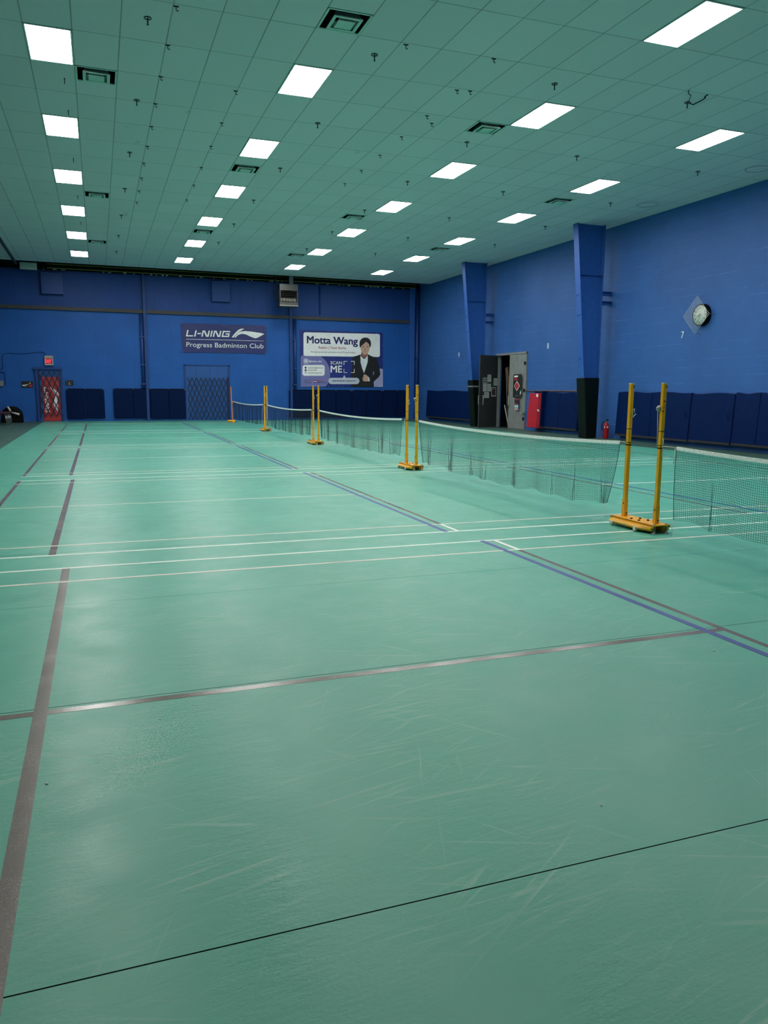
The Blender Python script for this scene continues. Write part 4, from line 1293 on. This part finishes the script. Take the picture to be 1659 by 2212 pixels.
# portrait of a person: suit, shirt, face, hair, hand
shape('portrait_suit', C7([(1008, 670), (1070, 655), (1148, 630), (1290, 628), (1350, 660), (1440, 690), (1458, 740), (1490, 880), (1505, 985), (1480, 1030), (1420, 1085), (1385, 1120), (1392, 1210), (985, 1208), (975, 1100), (978, 980), (1000, 900), (1004, 780)]), sn, M['suit'], t, L3)
shape('portrait_gap', C7([(1385, 925), (1394, 960), (1378, 995), (1370, 1000)]), sn, M['lilac_pale'], t, L4)
shape('portrait_shirt', C7([(1148, 640), (1165, 668), (1216, 712), (1262, 665), (1280, 640), (1278, 760), (1240, 880), (1212, 965), (1180, 880), (1150, 770)]), sn, M['shirt'], t, L4)
shape('portrait_neck', C7([(1160, 590), (1280, 590), (1278, 632), (1250, 668), (1214, 690), (1180, 665), (1158, 634)]), sn, M['skin_shade'], t, L5)
shape('portrait_face', C7([(1145, 470), (1150, 420), (1200, 395), (1260, 395), (1310, 420), (1316, 480), (1308, 545), (1288, 592), (1256, 625), (1230, 634), (1204, 624), (1172, 592), (1152, 540)]), sn, M['skin'], t, L6)
HA = OFF(0.023)
shape('portrait_hair', C7([(1138, 505), (1130, 450), (1134, 400), (1155, 358), (1190, 334), (1232, 324), (1280, 332), (1316, 362), (1334, 405), (1336, 455), (1318, 512), (1308, 470), (1296, 440), (1268, 412), (1240, 402), (1216, 430), (1186, 454), (1160, 478), (1150, 500)]), sn, M['suit'], t, HA)
for x0 in (1174, 1254):
    shape('portrait_brow', C7([(x0, 484), (x0 + 20, 476), (x0 + 42, 482), (x0 + 42, 488), (x0 + 20, 483)]), sn, M['suit'], t, HA)
    shape('portrait_eye', C7(circle(x0 + 22, 500, 14, 10, 4.5)), sn, M['suit'], t, HA)
shape('portrait_nose', C7([(1230, 510), (1240, 545), (1236, 552), (1218, 552), (1222, 545)]), sn, M['skin_shade'], t, OFF(0.0215))
shape('portrait_mouth', C7([(1202, 578), (1228, 574), (1256, 578), (1230, 588)]), sn, M['skin_shade'], t, HA)
shape('portrait_hand', C7([(1200, 1005), (1222, 985), (1250, 994), (1280, 1020), (1288, 1070), (1284, 1108), (1240, 1112), (1200, 1106), (1186, 1085), (1190, 1060), (1182, 1045), (1204, 1030)]), sn, M['skin'], t, L5)
for k in range(3):
    shape('portrait_finger', C7([(1192 - 2 * k, 1040 + 20 * k), (1226, 1036 + 21 * k), (1228, 1040 + 21 * k), (1192 - 2 * k, 1044 + 20 * k)]), sn, M['skin_shade'], t, L6)
shape('portrait_cuff', C7([(1280, 1020), (1310, 1050), (1316, 1106), (1284, 1112)]), sn, M['shirt'], t, L5)
shape('portrait_lapel', C7([(1148, 640), (1150, 770), (1176, 880), (1140, 840), (1110, 760), (1126, 720), (1108, 700)]), sn, M['ink'], t, L4)
shape('speech_bubble', C7(rrect(572, 1046, 1130, 1160, 56)), sn, M['pill'], t, L6)
shape('speech_bubble', C7([(832, 1048), (858, 994), (884, 1048)]), sn, M['pill'], t, L6)
lettering('giveaway', 'FREE MONTHLY GIVEAWAY!', c7(650, 1115), c7(1064, 1115), 28 / 8.295, sn, M['navy_ink'], t, HA, 0.012)
for a, b in ((570, 208), (1000, 222), (1440, 240), (74, 445), (1548, 475), (1548, 720), (580, 1198), (832, 1198), (1310, 1200)):
    shape('grommet', C7(circle(a, b, 6, 8)), sn, M['galv'], t, L2)

# ================================================================== WALL MATS
def back_mat(xs, z0, z1, label, key='mat_navy', group=None, sagseed=0, th=0.09):
    """folding gym mat hung on the far wall, one panel between each pair of xs"""
    t = thing('wall_mat', label, 'wall mat', ((xs[0] + xs[-1]) / 2, YB, z0), 0, group)
    rs = random.Random(sagseed)
    for a, b in zip(xs[:-1], xs[1:]):
        dz = rs.uniform(-0.012, 0.012)
        MB().box((a + 0.008, YB - 0.03 - th, z0 + dz), (b - 0.008, YB - 0.03, z1 + dz)).build('panel', M[key], t, 0.022, 3)
    MB().box((xs[0] + 0.03, YB - 0.06, z1 - 0.01), (xs[-1] - 0.03, YB - 0.005, z1 + 0.035)).build('hanging_strip', M['black'], t)
    for k, x in enumerate(xs):
        MB().tube([(min(max(x, xs[0] + .05), xs[-1] - .05), YB - 0.125, z1 - 0.005), (min(max(x, xs[0] + .05), xs[-1] - .05), YB - 0.06, z1 + 0.02)], 0.012, 6).build('hook', M['galv'], t)
    return t
X = lambda px: on_y(px, 870, YB - 0.1).x
mt = back_mat([-1.31, -0.53, 0.24], 0.13, 1.36, 'short navy wall mat with creased cover right of the exit door', sagseed=1)
cr = MB()
for k, (xa, xb) in enumerate(((-1.10, -1.02), (-0.98, -0.80), (-0.85, -0.58), (0.12, 0.2), (0.05, 0.17))):
    cr.tube([(xa, YB - 0.121, 1.30), ((xa + xb) / 2 - 0.02, YB - 0.124, 0.9), (xb, YB - 0.121, 0.45 if k < 3 else 1.0)], [0.004, 0.010, 0.003], 6)
cr.build('crease', M['mat_navy'], mt)
back_mat([0.60, 1.425, 2.154, 2.942, 3.68], 0.12, 1.38, 'long navy wall mat of four panels left of the wide double door', sagseed=2)
xs = [8.41] + [X(p) for p in (693, 726, 760)]
back_mat(xs, 0.13, 1.385, 'long navy wall mat of three panels below the left half of the realtor banner', sagseed=3)
xs = [xs[-1] + 0.01] + [X(p) for p in (792, 826)]
back_mat(xs, 0.13, 1.385, 'navy wall mat of two panels below the right half of the realtor banner', sagseed=4)
xs = [xs[-1] + 0.01, X(858), 14.46]
back_mat(xs, 0.14, 1.39, 'navy wall mat of two panels next to the far right corner', sagseed=5)

def side_mat(ys, z0, z1, label, seed=0, key='mat_blue', sag=True, handle=True, lean=0.05):
    """mat hung along the right wall; panels between each pair of ys"""
    t = thing('wall_mat', label, 'wall mat', (XR, (ys[0] + ys[-1]) / 2, z0), 0)
    for a, b in zip(ys[:-1], ys[1:]):
        q = MB(); K = 8
        lo, hi = min(a, b) + 0.006, max(a, b) - 0.006
        for i in range(K + 1):
            u = i / K; y = lo + (hi - lo) * u
            zz = z1 - (0.035 * math.sin(math.pi * u * 1.0 + seed) ** 2 if sag else 0)
            q.v += [(XR - 0.13 - lean, y, z0), (XR - 0.02 - lean * 0.6, y, z0), (XR - 0.02, y, zz), (XR - 0.12, y, zz)]
        for i in range(K):
            for j in range(4):
                e = i * 4 + j; f = i * 4 + (j + 1) % 4
                q.f.append((e, f, f + 4, e + 4)); q.sm.append(False)
        q.f += [(0, 1, 2, 3), (K * 4 + 3, K * 4 + 2, K * 4 + 1, K * 4)]; q.sm += [False, False]
        q.build('panel', M[key], t, 0.018, 2)
    MB().box((XR - 0.14 - lean, min(ys) + 0.02, z0 - 0.02), (XR - 0.03, max(ys) - 0.02, z0 + 0.03)).build('under_edge', M['mat_edge'], t)
    if handle:
        y = ys[-1] + (0.08 if ys[-1] < ys[0] else -0.08)
        MB().tube([(XR - 0.155 - lean, y, 0.95), (XR - 0.185 - lean, y + 0.02, 0.85), (XR - 0.165 - lean, y, 0.75), (XR - 0.17 - lean, y - 0.03, 0.85), (XR - 0.155 - lean, y, 0.95)], 0.008, 6).build('handle', M['mat_navy'], t)
    return t
side_mat([20.05, 18.48, 16.89], 0.15, 1.455, 'blue wall mat of two panels below the clock, behind the near net stand', 1)
side_mat([16.87, 15.365], 0.16, 1.44, 'single wide blue wall mat panel right of the near net stand', 2)
side_mat([15.345, 14.56, 13.7], 0.17, 1.455, 'blue wall mat of two panels at the right edge of the photo', 3)
side_mat([13.68, 12.1, 10.5], 0.17, 1.45, 'blue wall mat beyond the right edge of the photo', 4)
side_mat([24.45, 23.25, 22.10], 0.17, 1.41, 'blue wall mat between the red mat and the nearer column', 5)
side_mat([34.85, 31.9, 29.05], 0.18, 1.44, 'blue wall mat between the far right corner and the farther column', 6)
# red mat
t = thing('wall_mat', 'red covered mat leaning on the right wall beside the grey doors', 'mat', (14.75, 24.6, 0.14))
MB().hexa([(14.60, 24.32, 0.14), (14.86, 24.22, 0.14), (14.90, 24.95, 0.14), (14.64, 25.03, 0.14), (14.66, 24.30, 1.37), (14.92, 24.20, 1.37), (14.95, 24.95, 1.37), (14.72, 25.02, 1.37)]).build('cover', M['mat_red'], t, 0.015)
MB().hexa([(14.70, 24.16, 0.2), (14.97, 24.14, 0.2), (14.97, 24.98, 0.2), (14.90, 25.0, 0.2), (14.74, 24.16, 1.44), (14.98, 24.14, 1.44), (14.98, 24.98, 1.44), (14.92, 25.0, 1.44)]).build('backing', M['mat_navy'], t, 0.01)
MB().box((14.648, 24.30, 1.24), (14.655, 24.42, 1.34)).build('tag', M['white_print'], t)
MB().tube([(14.66, 24.30, 0.78), (14.64, 24.24, 0.76), (14.66, 24.22, 0.72)], 0.022, 8).build('strap_end', M['white_print'], t)
o = MB().box((14.96, 22.1, 1.44), (15.0, 25.70, 1.465)).build('wooden_batten', M['wood'])
tag(o, 'thin wooden batten along the right wall above the red mat', 'batten')

# ================================================================== STORE ROOM DOORWAY
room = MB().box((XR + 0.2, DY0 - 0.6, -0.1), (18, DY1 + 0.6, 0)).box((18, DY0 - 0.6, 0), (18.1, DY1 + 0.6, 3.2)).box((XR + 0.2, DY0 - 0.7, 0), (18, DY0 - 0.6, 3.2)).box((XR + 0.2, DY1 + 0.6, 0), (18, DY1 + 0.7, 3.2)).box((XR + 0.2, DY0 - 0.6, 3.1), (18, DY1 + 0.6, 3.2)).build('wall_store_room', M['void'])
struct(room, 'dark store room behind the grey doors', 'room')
d3 = thing('door_3', 'grey double store room doors, one leaf open', 'door', (XR, 26.9, 0))
struct(d3)
MB().box((XR - 0.06, DY0 - 0.02, 0), (XR + 0.12, DY0 + 0.05, DZ)).box((XR - 0.06, DY1 - 0.05, 0), (XR + 0.12, DY1 + 0.03, DZ)).box((XR - 0.06, DY0 - 0.02, DZ - 0.05), (XR + 0.12, DY1 + 0.03, DZ + 0.03)).build('door_frame', M['grey_door'], d3, 0.004)
def leaf(hinge, free, z1, key, parent):
    h = Vector((hinge[0], hinge[1], 0)); f = Vector((free[0], free[1], 0))
    d = (f - h); L = d.length; d.normalize()
    n = Vector((-d.y, d.x, 0))
    if n.y > 0: n = -n                     # face towards the hall's near side
    q = MB()
    tk = n * -0.045
    pts = [h + Vector((0, 0, 0.01)), f + Vector((0, 0, 0.01)), f + tk + Vector((0, 0, 0.01)), h + tk + Vector((0, 0, 0.01))]
    q.hexa(pts + [p + Vector((0, 0, z1)) for p in pts])
    o = q.build('door_leaf', M[key], parent, 0.003)
    return o, h, d, n
lf, h, d, n = leaf((XR - 0.02, 27.98), (13.94, 27.47), 2.80, 'grey_dark', d3)
n_l = n
def pl(px, py): return on_plane(px, py, h, n_l)
cd = lambda a, b: (1010 + a / 9.759, 740 + b / 9.759)
def hdl(a, bz0, bz1, parent, base, nn, dd, off=0.055):
    p = base + dd * a
    q = MB().tube([p + nn * 0.0 + Vector((0, 0, bz0)), p + nn * off + Vector((0, 0, bz0)), p + nn * off + Vector((0, 0, bz1)), p + Vector((0, 0, bz1))], 0.013, 8)
    return q.build('pull_handle', M['alu'], parent)
hdl(0.98, 0.90, 1.25, lf, h, n_l, d)
hdl(1.08, 0.90, 1.25, lf, h - n_l * 0.045, -n_l, d)
notices = [((322, 742), (416, 860), 'notice with black panels on the open grey door, leftmost of the upper row', 'grid'), ((420, 675), (497, 830), 'topmost paper notice on the open grey door', 'text'), ((548, 752), (626, 908), 'paper notice with a green corner patch on the open grey door', 'green'),
           ((322, 868), (402, 1028), 'paper notice below the black panelled notice on the open grey door', 'text'), ((412, 868), (492, 1028), 'paper notice in the middle of the cluster on the open grey door', 'text'), ((348, 1040), (450, 1166), 'lowest paper notice on the open grey door, right above the handle', 'text'), ((498, 944), (596, 1136), 'framed black and red flyer on the open grey door', 'flyer')]
for (a, b), (c, e), lab, kind in notices:
    A0, B0 = cd(a, b), cd(c, e)
    pc = pl((A0[0] + B0[0]) / 2, (A0[1] + B0[1]) / 2)
    t = thing('paper_notice', lab, 'notice', pc, 0, 'notices on the open grey door')
    off = tuple(n_l * 0.004)
    shape('sheet', [A0, (B0[0], A0[1]), B0, (A0[0], B0[1])], pl, M['paper'], t, off, 0.001)
    W_, H_ = B0[0] - A0[0], B0[1] - A0[1]
    def sub(u0, v0, u1, v1, key, nm='print', k=0.006):
        shape(nm, [(A0[0] + u0 * W_, A0[1] + v0 * H_), (A0[0] + u1 * W_, A0[1] + v0 * H_), (A0[0] + u1 * W_, A0[1] + v1 * H_), (A0[0] + u0 * W_, A0[1] + v1 * H_)], pl, M[key], t, tuple(n_l * k), 0.001)
    if kind == 'grid':
        for u in (0.1, 0.42, 0.74):
            sub(u, 0.12, u + 0.2, 0.45, 'ink'); sub(u, 0.52, u + 0.2, 0.9, 'ink')
    elif kind == 'flyer':
        sub(0.14, 0.1, 0.86, 0.88, 'ink'); sub(0.35, 0.22, 0.5, 0.32, 'white_print', k=0.008); sub(0.5, 0.42, 0.78, 0.56, 'red_print', k=0.008); sub(0.35, 0.66, 0.62, 0.76, 'print_grey', k=0.008)
    else:
        for v in range(7):
            sub(0.14, 0.12 + v * 0.11, 0.82 - 0.1 * (v % 3), 0.15 + v * 0.11, 'print_grey')
        if kind == 'green':
            M.setdefault('green_print', mat('print_green', (40, 120, 52), 0.6))
            sub(-0.45, 0.55, 0.0, 0.98, 'green_print')
lr, h2, d_r, n_r = leaf((XR - 0.03, DY0 + 0.06), (XR - 0.09, 26.90), 2.79, 'grey_door', d3)
if n_r.x > 0: n_r = -n_r
h2f = h2 if True else h2
def pr(px, py): return on_plane(px, py, Vector((XR - 0.075, DY0 + 0.06, 0)), n_r)
def hdl2(p, z0, z1, parent):
    q = MB().tube([p + Vector((0, 0, z0)), p + n_r * 0.07 + Vector((0, 0, z0)), p + n_r * 0.07 + Vector((0, 0, z1)), p + Vector((0, 0, z1))], 0.014, 8)
    return q.build('pull_handle', M['alu'], parent)
hdl2(Vector((XR - 0.088, 26.80, 0)), 0.88, 1.26, lr)
for z in (0.35, 1.4, 2.4):
    MB().box((XR - 0.11, DY0 + 0.0, z), (XR - 0.05, DY0 + 0.06, z + 0.12)).build('hinge', M['bronze'], lr)
MB().box((XR - 0.20, DY0 - 0.06, 0.62), (XR - 0.07, DY0 + 0.10, 0.66)).build('door_stop', M['alu'], lr)
t = thing('poster', 'tall black poster with red diamond on the right grey door', 'poster', pr(*cd(1060, 910)))
o1 = tuple(n_r * 0.03); o2 = tuple(n_r * 0.034); o3 = tuple(n_r * 0.038)
CD = lambda L: [cd(*p) for p in L]
shape('sheet', CD([(982, 672), (1152, 664), (1138, 1155), (968, 1158)]), pr, M['ink'], t, o1)
shape('print', CD([(1003, 700), (1080, 694), (1078, 726), (1001, 732)]), pr, M['white_print'], t, o2)
shape('print', CD([(1001, 745), (1064, 740), (1062, 762), (1000, 766)]), pr, M['red_print'], t, o2)
shape('print', CD([(1000, 776), (1080, 772), (1078, 796), (998, 800)]), pr, M['red_print'], t, o2)
shape('diamond', CD([(1057, 812), (1118, 912), (1052, 1018), (998, 914)]), pr, M['white_print'], t, o2)
shape('diamond', CD([(1056, 826), (1110, 913), (1052, 1004), (1006, 914)]), pr, M['red_print'], t, o3)
shape('print', CD([(1026, 1116), (1080, 1114), (1080, 1126), (1026, 1128)]), pr, M['print_grey'], t, o2)
shape('print', CD([(1112, 1114), (1130, 1113), (1130, 1126), (1112, 1127)]), pr, M['print_grey'], t, o2)
shape('torn_corner', CD([(1146, 1000), (1142, 1085), (1118, 1092), (1122, 1040)]), pr, M['paper'], t, o2)
t = thing('poster', 'small black and red flyer below the tall poster on the right grey door', 'poster', pr(*cd(1050, 1300)))
shape('sheet', CD([(1010, 1190), (1092, 1186), (1086, 1420), (1006, 1422)]), pr, M['ink'], t, o1)
shape('print', CD([(1012, 1192), (1090, 1190), (1070, 1216), (1030, 1218)]), pr, M['red_print'], t, o2)
shape('print', CD([(1030, 1270), (1046, 1258), (1064, 1290), (1086, 1300), (1070, 1308), (1032, 1292)]), pr, M['red_print'], t, o2)
M['cyan_print'] = mat('print_cyan', (90, 160, 178), 0.6)
shape('print', CD([(1008, 1310), (1088, 1308), (1088, 1376), (1008, 1378)]), pr, M['cyan_print'], t, o2)
shape('print', CD([(1018, 1322), (1040, 1320), (1040, 1364), (1018, 1366)]), pr, M['white_print'], t, o3)
shape('print', CD([(1058, 1330), (1080, 1328), (1080, 1366), (1058, 1366)]), pr, M['white_print'], t, o3)
M['pink_print'] = mat('print_pink', (196, 150, 158), 0.6)
shape('print', CD([(1008, 1382), (1088, 1380), (1086, 1420), (1006, 1422)]), pr, M['pink_print'], t, o2)
# things leaning inside the doorway
def lean(name, a, b, r, key, label, sq=False):
    if sq:
        A_, B_ = Vector(a), Vector(b); dd = (B_ - A_).normalized(); s = dd.cross(Vector((1, 0, 0))).normalized() * r; uu = Vector((0.02, 0, 0))
        q = MB().hexa([A_ - s - uu, A_ + s - uu, A_ + s + uu, A_ - s + uu, B_ - s - uu, B_ + s - uu, B_ + s + uu, B_ - s + uu])
    else:
        q = MB().tube([a, b], r, 10)
    o = q.build(name, M[key])
    return tag(o, label, name.replace('_', ' '))
M['pole_grey'] = mat('grey_pole_paint', (96, 108, 110), 0.4)
lean('wooden_plank', (15.22, 27.04, 0.02), (15.25, 27.75, 2.35), 0.075, 'wood', 'wooden plank leaning just inside the store room doorway', True)
lean('plastic_pipe', (15.12, 27.20, 0.03), (15.15, 27.64, 0.88), 0.022, 'tube_white', 'short white pipe leaning at the foot of the store room doorway')
lean('metal_pole', (15.17, 27.36, 0.03), (15.20, 27.70, 2.30), 0.016, 'pole_grey', 'thin grey pole leaning behind the white pipe in the doorway')
o = MB().hexa([(15.45, 26.7, 0.02), (15.55, 26.7, 0.02), (15.55, 27.85, 0.02), (15.45, 27.85, 0.02), (15.65, 26.7, 1.62), (15.75, 26.7, 1.62), (15.75, 27.85, 1.62), (15.65, 27.85, 1.62)]).build('folded_table', M['board_green'] if 'board_green' in M else M.setdefault('board_green', mat('green_board', (18, 78, 62), 0.5)), None, 0.01)  # the board's own green, not a variant of the column pads
tag(o, 'dark green board standing in the store room behind the plank', 'board')

# ---- extinguisher
t = thing('fire_extinguisher', 'red fire extinguisher standing on the floor right of the green column pad', 'fire extinguisher', (14.77, 20.42, 0))
E0 = (14.77, 20.42, 0.0)
MB().lathe([(0.075, 0.0), (0.085, 0.01), (0.088, 0.06), (0.088, 0.40), (0.082, 0.44), (0.055, 0.475), (0.028, 0.49), (0.026, 0.505)], E0, 'Z', 24).build('cylinder', M['ext_red'], t)
MB().lathe([(0.024, 0.50), (0.024, 0.53), (0.016, 0.54)], E0, 'Z', 12).box((14.755, 20.39, 0.53), (14.785, 20.45, 0.55)).build('valve', M['galv'], t)
MB().hexa([(14.755, 20.33, 0.565), (14.785, 20.33, 0.565), (14.785, 20.45, 0.545), (14.755, 20.45, 0.545), (14.755, 20.33, 0.60), (14.785, 20.33, 0.60), (14.785, 20.45, 0.56), (14.755, 20.45, 0.56)]).build('carry_handle', M['black'], t)
MB().tube([(14.77, 20.46, 0.53), (14.70, 20.49, 0.50), (14.665, 20.50, 0.40), (14.672, 20.48, 0.25)], 0.012, 8).build('hose', M['black'], t)
lb = MB()
for dy, zz in ((-0.089, 0.36),):
    lb.box((14.74, 20.42 - 0.0895, 0.33), (14.785, 20.42 - 0.085, 0.39)).box((14.685, 20.37, 0.33), (14.695, 20.40, 0.39))
lb.build('label', M['white_print'], t)

# ---- caged wall clock
cy, cz, R = 16.79, 3.445, 0.285
t = thing('wall_clock', 'round wall clock with white face and black case high on the right wall', 'clock', (XR, cy, cz))
MB().lathe([(R - 0.01, 0.0), (R, -0.005), (R, -0.10), (R - 0.012, -0.125), (R - 0.035, -0.13), (R - 0.036, -0.118)], (XR, cy, cz), 'X', 40).build('case', M['black'], t)
MB().lathe([(0.002, -0.112), (R - 0.034, -0.112), (R - 0.034, -0.119), (0.002, -0.119)], (XR, cy, cz), 'X', 40).build('dial', M['clock_face'], t)
xf = XR - 0.1205
def sx(px, py): return on_x(px, py, xf)
tk = MB()
for k in range(12):
    a = 2 * math.pi * k / 12
    c, s = math.cos(a), math.sin(a)
    r0, r1 = (0.222, 0.240)
    tk.tube([(xf, cy + s * r0, cz + c * r0), (xf, cy + s * r1, cz + c * r1)], 0.004, 4)
tk.build('minute_marks', M['ink'], t)
# figures 1 to 12 (the wall faces -x, so the dial reads from +y on the left to -y on the right)
for k in range(1, 13):
    a = 2 * math.pi * k / 12
    yy, zz = cy - math.sin(a) * 0.185, cz + math.cos(a) * 0.185
    me = text_data(str(k), 0.01)
    nv = len(me.vertices); co = np.zeros(nv * 3); me.vertices.foreach_get('co', co); co = co.reshape(-1, 3)
    mx_, my_ = (co[:, 0].min() + co[:, 0].max()) / 2, CAP / 2
    inv = WORLD(t).inverted()
    for i, v in enumerate(me.vertices):
        v.co = inv @ Vector((xf - 0.001, yy - (co[i, 0] - mx_) * 0.078, zz + (co[i, 1] - my_) * 0.078))
    me.materials.clear(); me.materials.append(M['ink'])
    o = bpy.data.objects.new('figure', me); COL.objects.link(o); o.parent = t
def hand(ang, L, wd, nm):
    a = math.radians(ang); c, s = math.cos(a), math.sin(a)
    dirv = Vector((0, -s, c)); nn = Vector((0, c, s))
    b = Vector((xf - 0.006, cy, cz))
    MB().poly([b - dirv * 0.04 - nn * wd, b - dirv * 0.04 + nn * wd, b + dirv * L + nn * wd * 0.6, b + dirv * L - nn * wd * 0.6], (-0.003, 0, 0)).build(nm, M['ink'], t)
hand(247, 0.135, 0.009, 'hour_hand')
hand(196, 0.195, 0.006, 'minute_hand')
# wire guard: a square grid stood on one corner
g = thing('clock_guard', 'square wire guard set cornerwise over the wall clock', 'wire guard', (XR, cy, cz))
gx = XR - 0.20
a_ = 0.478
wires = MB()
K = 15
e1 = Vector((0, 1, 1)).normalized(); e2 = Vector((0, -1, 1)).normalized()
ctr = Vector((gx, cy + 0.055, cz + 0.0))
hw = a_ / math.sqrt(2)
for k in range(K + 1):
    s = -hw + 2 * hw * k / K
    for (u, v) in ((e1, e2), (e2, e1)):
        wires.tube([ctr + u * s - v * hw, ctr + u * s + v * hw], 0.0021 if 0 < k < K else 0.0038, 5)
wires.build('wire_grid', M['wire'], g)
lg = MB()
for dv in (Vector((0, 0, a_)), Vector((0, 0, -a_)), Vector((0, a_, 0)), Vector((0, -a_, 0))):
    lg.tube([ctr + dv, Vector((XR, (ctr + dv).y, (ctr + dv).z))], 0.0045, 6)
lg.build('standoff', M['galv'], g)

# ---- figures painted on the right wall
def wall_figure(ch, px, py, hgt):
    c = on_x(px, py, XR)
    me = text_data(ch, 0.0)
    nv = len(me.vertices); co = np.zeros(nv * 3); me.vertices.foreach_get('co', co); co = co.reshape(-1, 3)
    mx_ = (co[:, 0].min() + co[:, 0].max()) / 2
    for i, v in enumerate(me.vertices):
        v.co = Vector((XR - 0.004, c.y - (co[i, 0] - mx_) * hgt * 1.35, c.z + (co[i, 1] - 0.35) * hgt * 1.4))
    me.materials.clear(); me.materials.append(M['white_print'])
    o = bpy.data.objects.new('painted_figure', me); COL.objects.link(o); o.parent = wr
wall_figure('7', 1474.5, 723, 0.185)
wall_figure('8', 1184, 747, 0.20)
wall_figure('9', 991.5, 767, 0.24)

# ================================================================== CHAIRS AND GEAR IN THE FAR LEFT CORNER
def chair(x, y, label, first=[None]):
    if first[0] is None:
        t = thing('folding_chair', label, 'chair', (x, y, 0), 0, 'maroon chairs at the left edge')
        for sy in (-0.2, 0.2):
            MB().tube([(x + 0.20, y + sy, 0.0), (x + 0.14, y + sy, 0.44)], 0.012, 8).build('leg', M['chrome'], t)
            MB().tube([(x - 0.24, y + sy, 0.0), (x - 0.16, y + sy, 0.44)], 0.012, 8).build('leg', M['chrome'], t)
            MB().tube([(x - 0.17, y + sy, 0.42), (x - 0.27, y + sy, 0.82)], 0.012, 8).build('back_post', M['chrome'], t)
        MB().tube([(x + 0.19, y - 0.2, 0.10), (x + 0.19, y + 0.2, 0.10)], 0.009, 6).build('stretcher', M['chrome'], t)
        MB().box((x - 0.2, y - 0.21, 0.43), (x + 0.20, y + 0.21, 0.475)).build('seat', M['maroon'], t, 0.015, 2)
        MB().hexa([(x - 0.225, y - 0.2, 0.58), (x - 0.195, y - 0.2, 0.58), (x - 0.195, y + 0.2, 0.58), (x - 0.225, y + 0.2, 0.58), (x - 0.28, y - 0.2, 0.82), (x - 0.25, y - 0.2, 0.82), (x - 0.25, y + 0.2, 0.82), (x - 0.28, y + 0.2, 0.82)]).build('backrest', M['maroon'], t, 0.01, 2)
        first[0] = t
        return t
    return dup(first[0], (x, y, 0), label, 'maroon chairs at the left edge')
for k, nm in enumerate(('nearest', 'second', 'third', 'farthest')):
    chair(-3.50, 32.85 + 0.46 * k, 'maroon chair with chrome legs at the left edge, %s of the row facing the court' % nm)
g = thing('gear_bag', 'black rounded gear bag against the far wall beside the maroon chairs', 'bag', (-3.42, 35.6, 0))
q = MB(); K = 14
cx_, cy_, w_, h_ = -3.38, 35.45, 0.40, 0.66
prof = [(-w_, 0.0)] + [(-w_ * math.cos(math.pi * i / K), 0.24 + (h_ - 0.24) * math.sin(math.pi * i / K)) for i in range(K + 1)] + [(w_, 0.0)]
L = len(prof)
for yy, k in ((cy_ - 0.28, 0.86), (cy_ - 0.22, 1.0), (cy_ + 0.30, 1.0), (cy_ + 0.35, 0.9)):
    for (a, b) in prof:
        q.v.append((cx_ + a * k, yy, b * (k if b > 0 else 1)))
for r in range(3):
    for j in range(L):
        a = r * L + j; b = r * L + (j + 1) % L
        q.f.append((a, b, b + L, a + L)); q.sm.append(True)
q.f.append(tuple(range(L))); q.sm.append(False)
q.f.append(tuple(3 * L + j for j in reversed(range(L)))); q.sm.append(False)
q.build('body', M['black'], g)
MB().tube([(cx_ + 0.05, cy_ - 0.27, 0.58), (cx_ + 0.1, cy_ - 0.3, 0.62), (cx_ + 0.16, cy_ - 0.27, 0.56)], 0.010, 6).build('strap', M['mat_edge'], g)
o = MB().tube([(-3.50, 35.14, 0.66), (-3.40, 35.12, 0.47)], [0.036, 0.042], 14).build('shuttle_tube', M['tube_white'])
tag(o, 'pale upright shuttlecock tube leaning on the black gear bag', 'tube', 'shuttlecock tubes')
o = MB().tube([(-3.36, 35.12, 0.42), (-3.08, 35.12, 0.34)], [0.030, 0.048], 14).build('shuttle_tube', M['tube_white'])
tag(o, 'pale tilted shuttlecock tube lying in front of the black gear bag', 'tube', 'shuttlecock tubes')
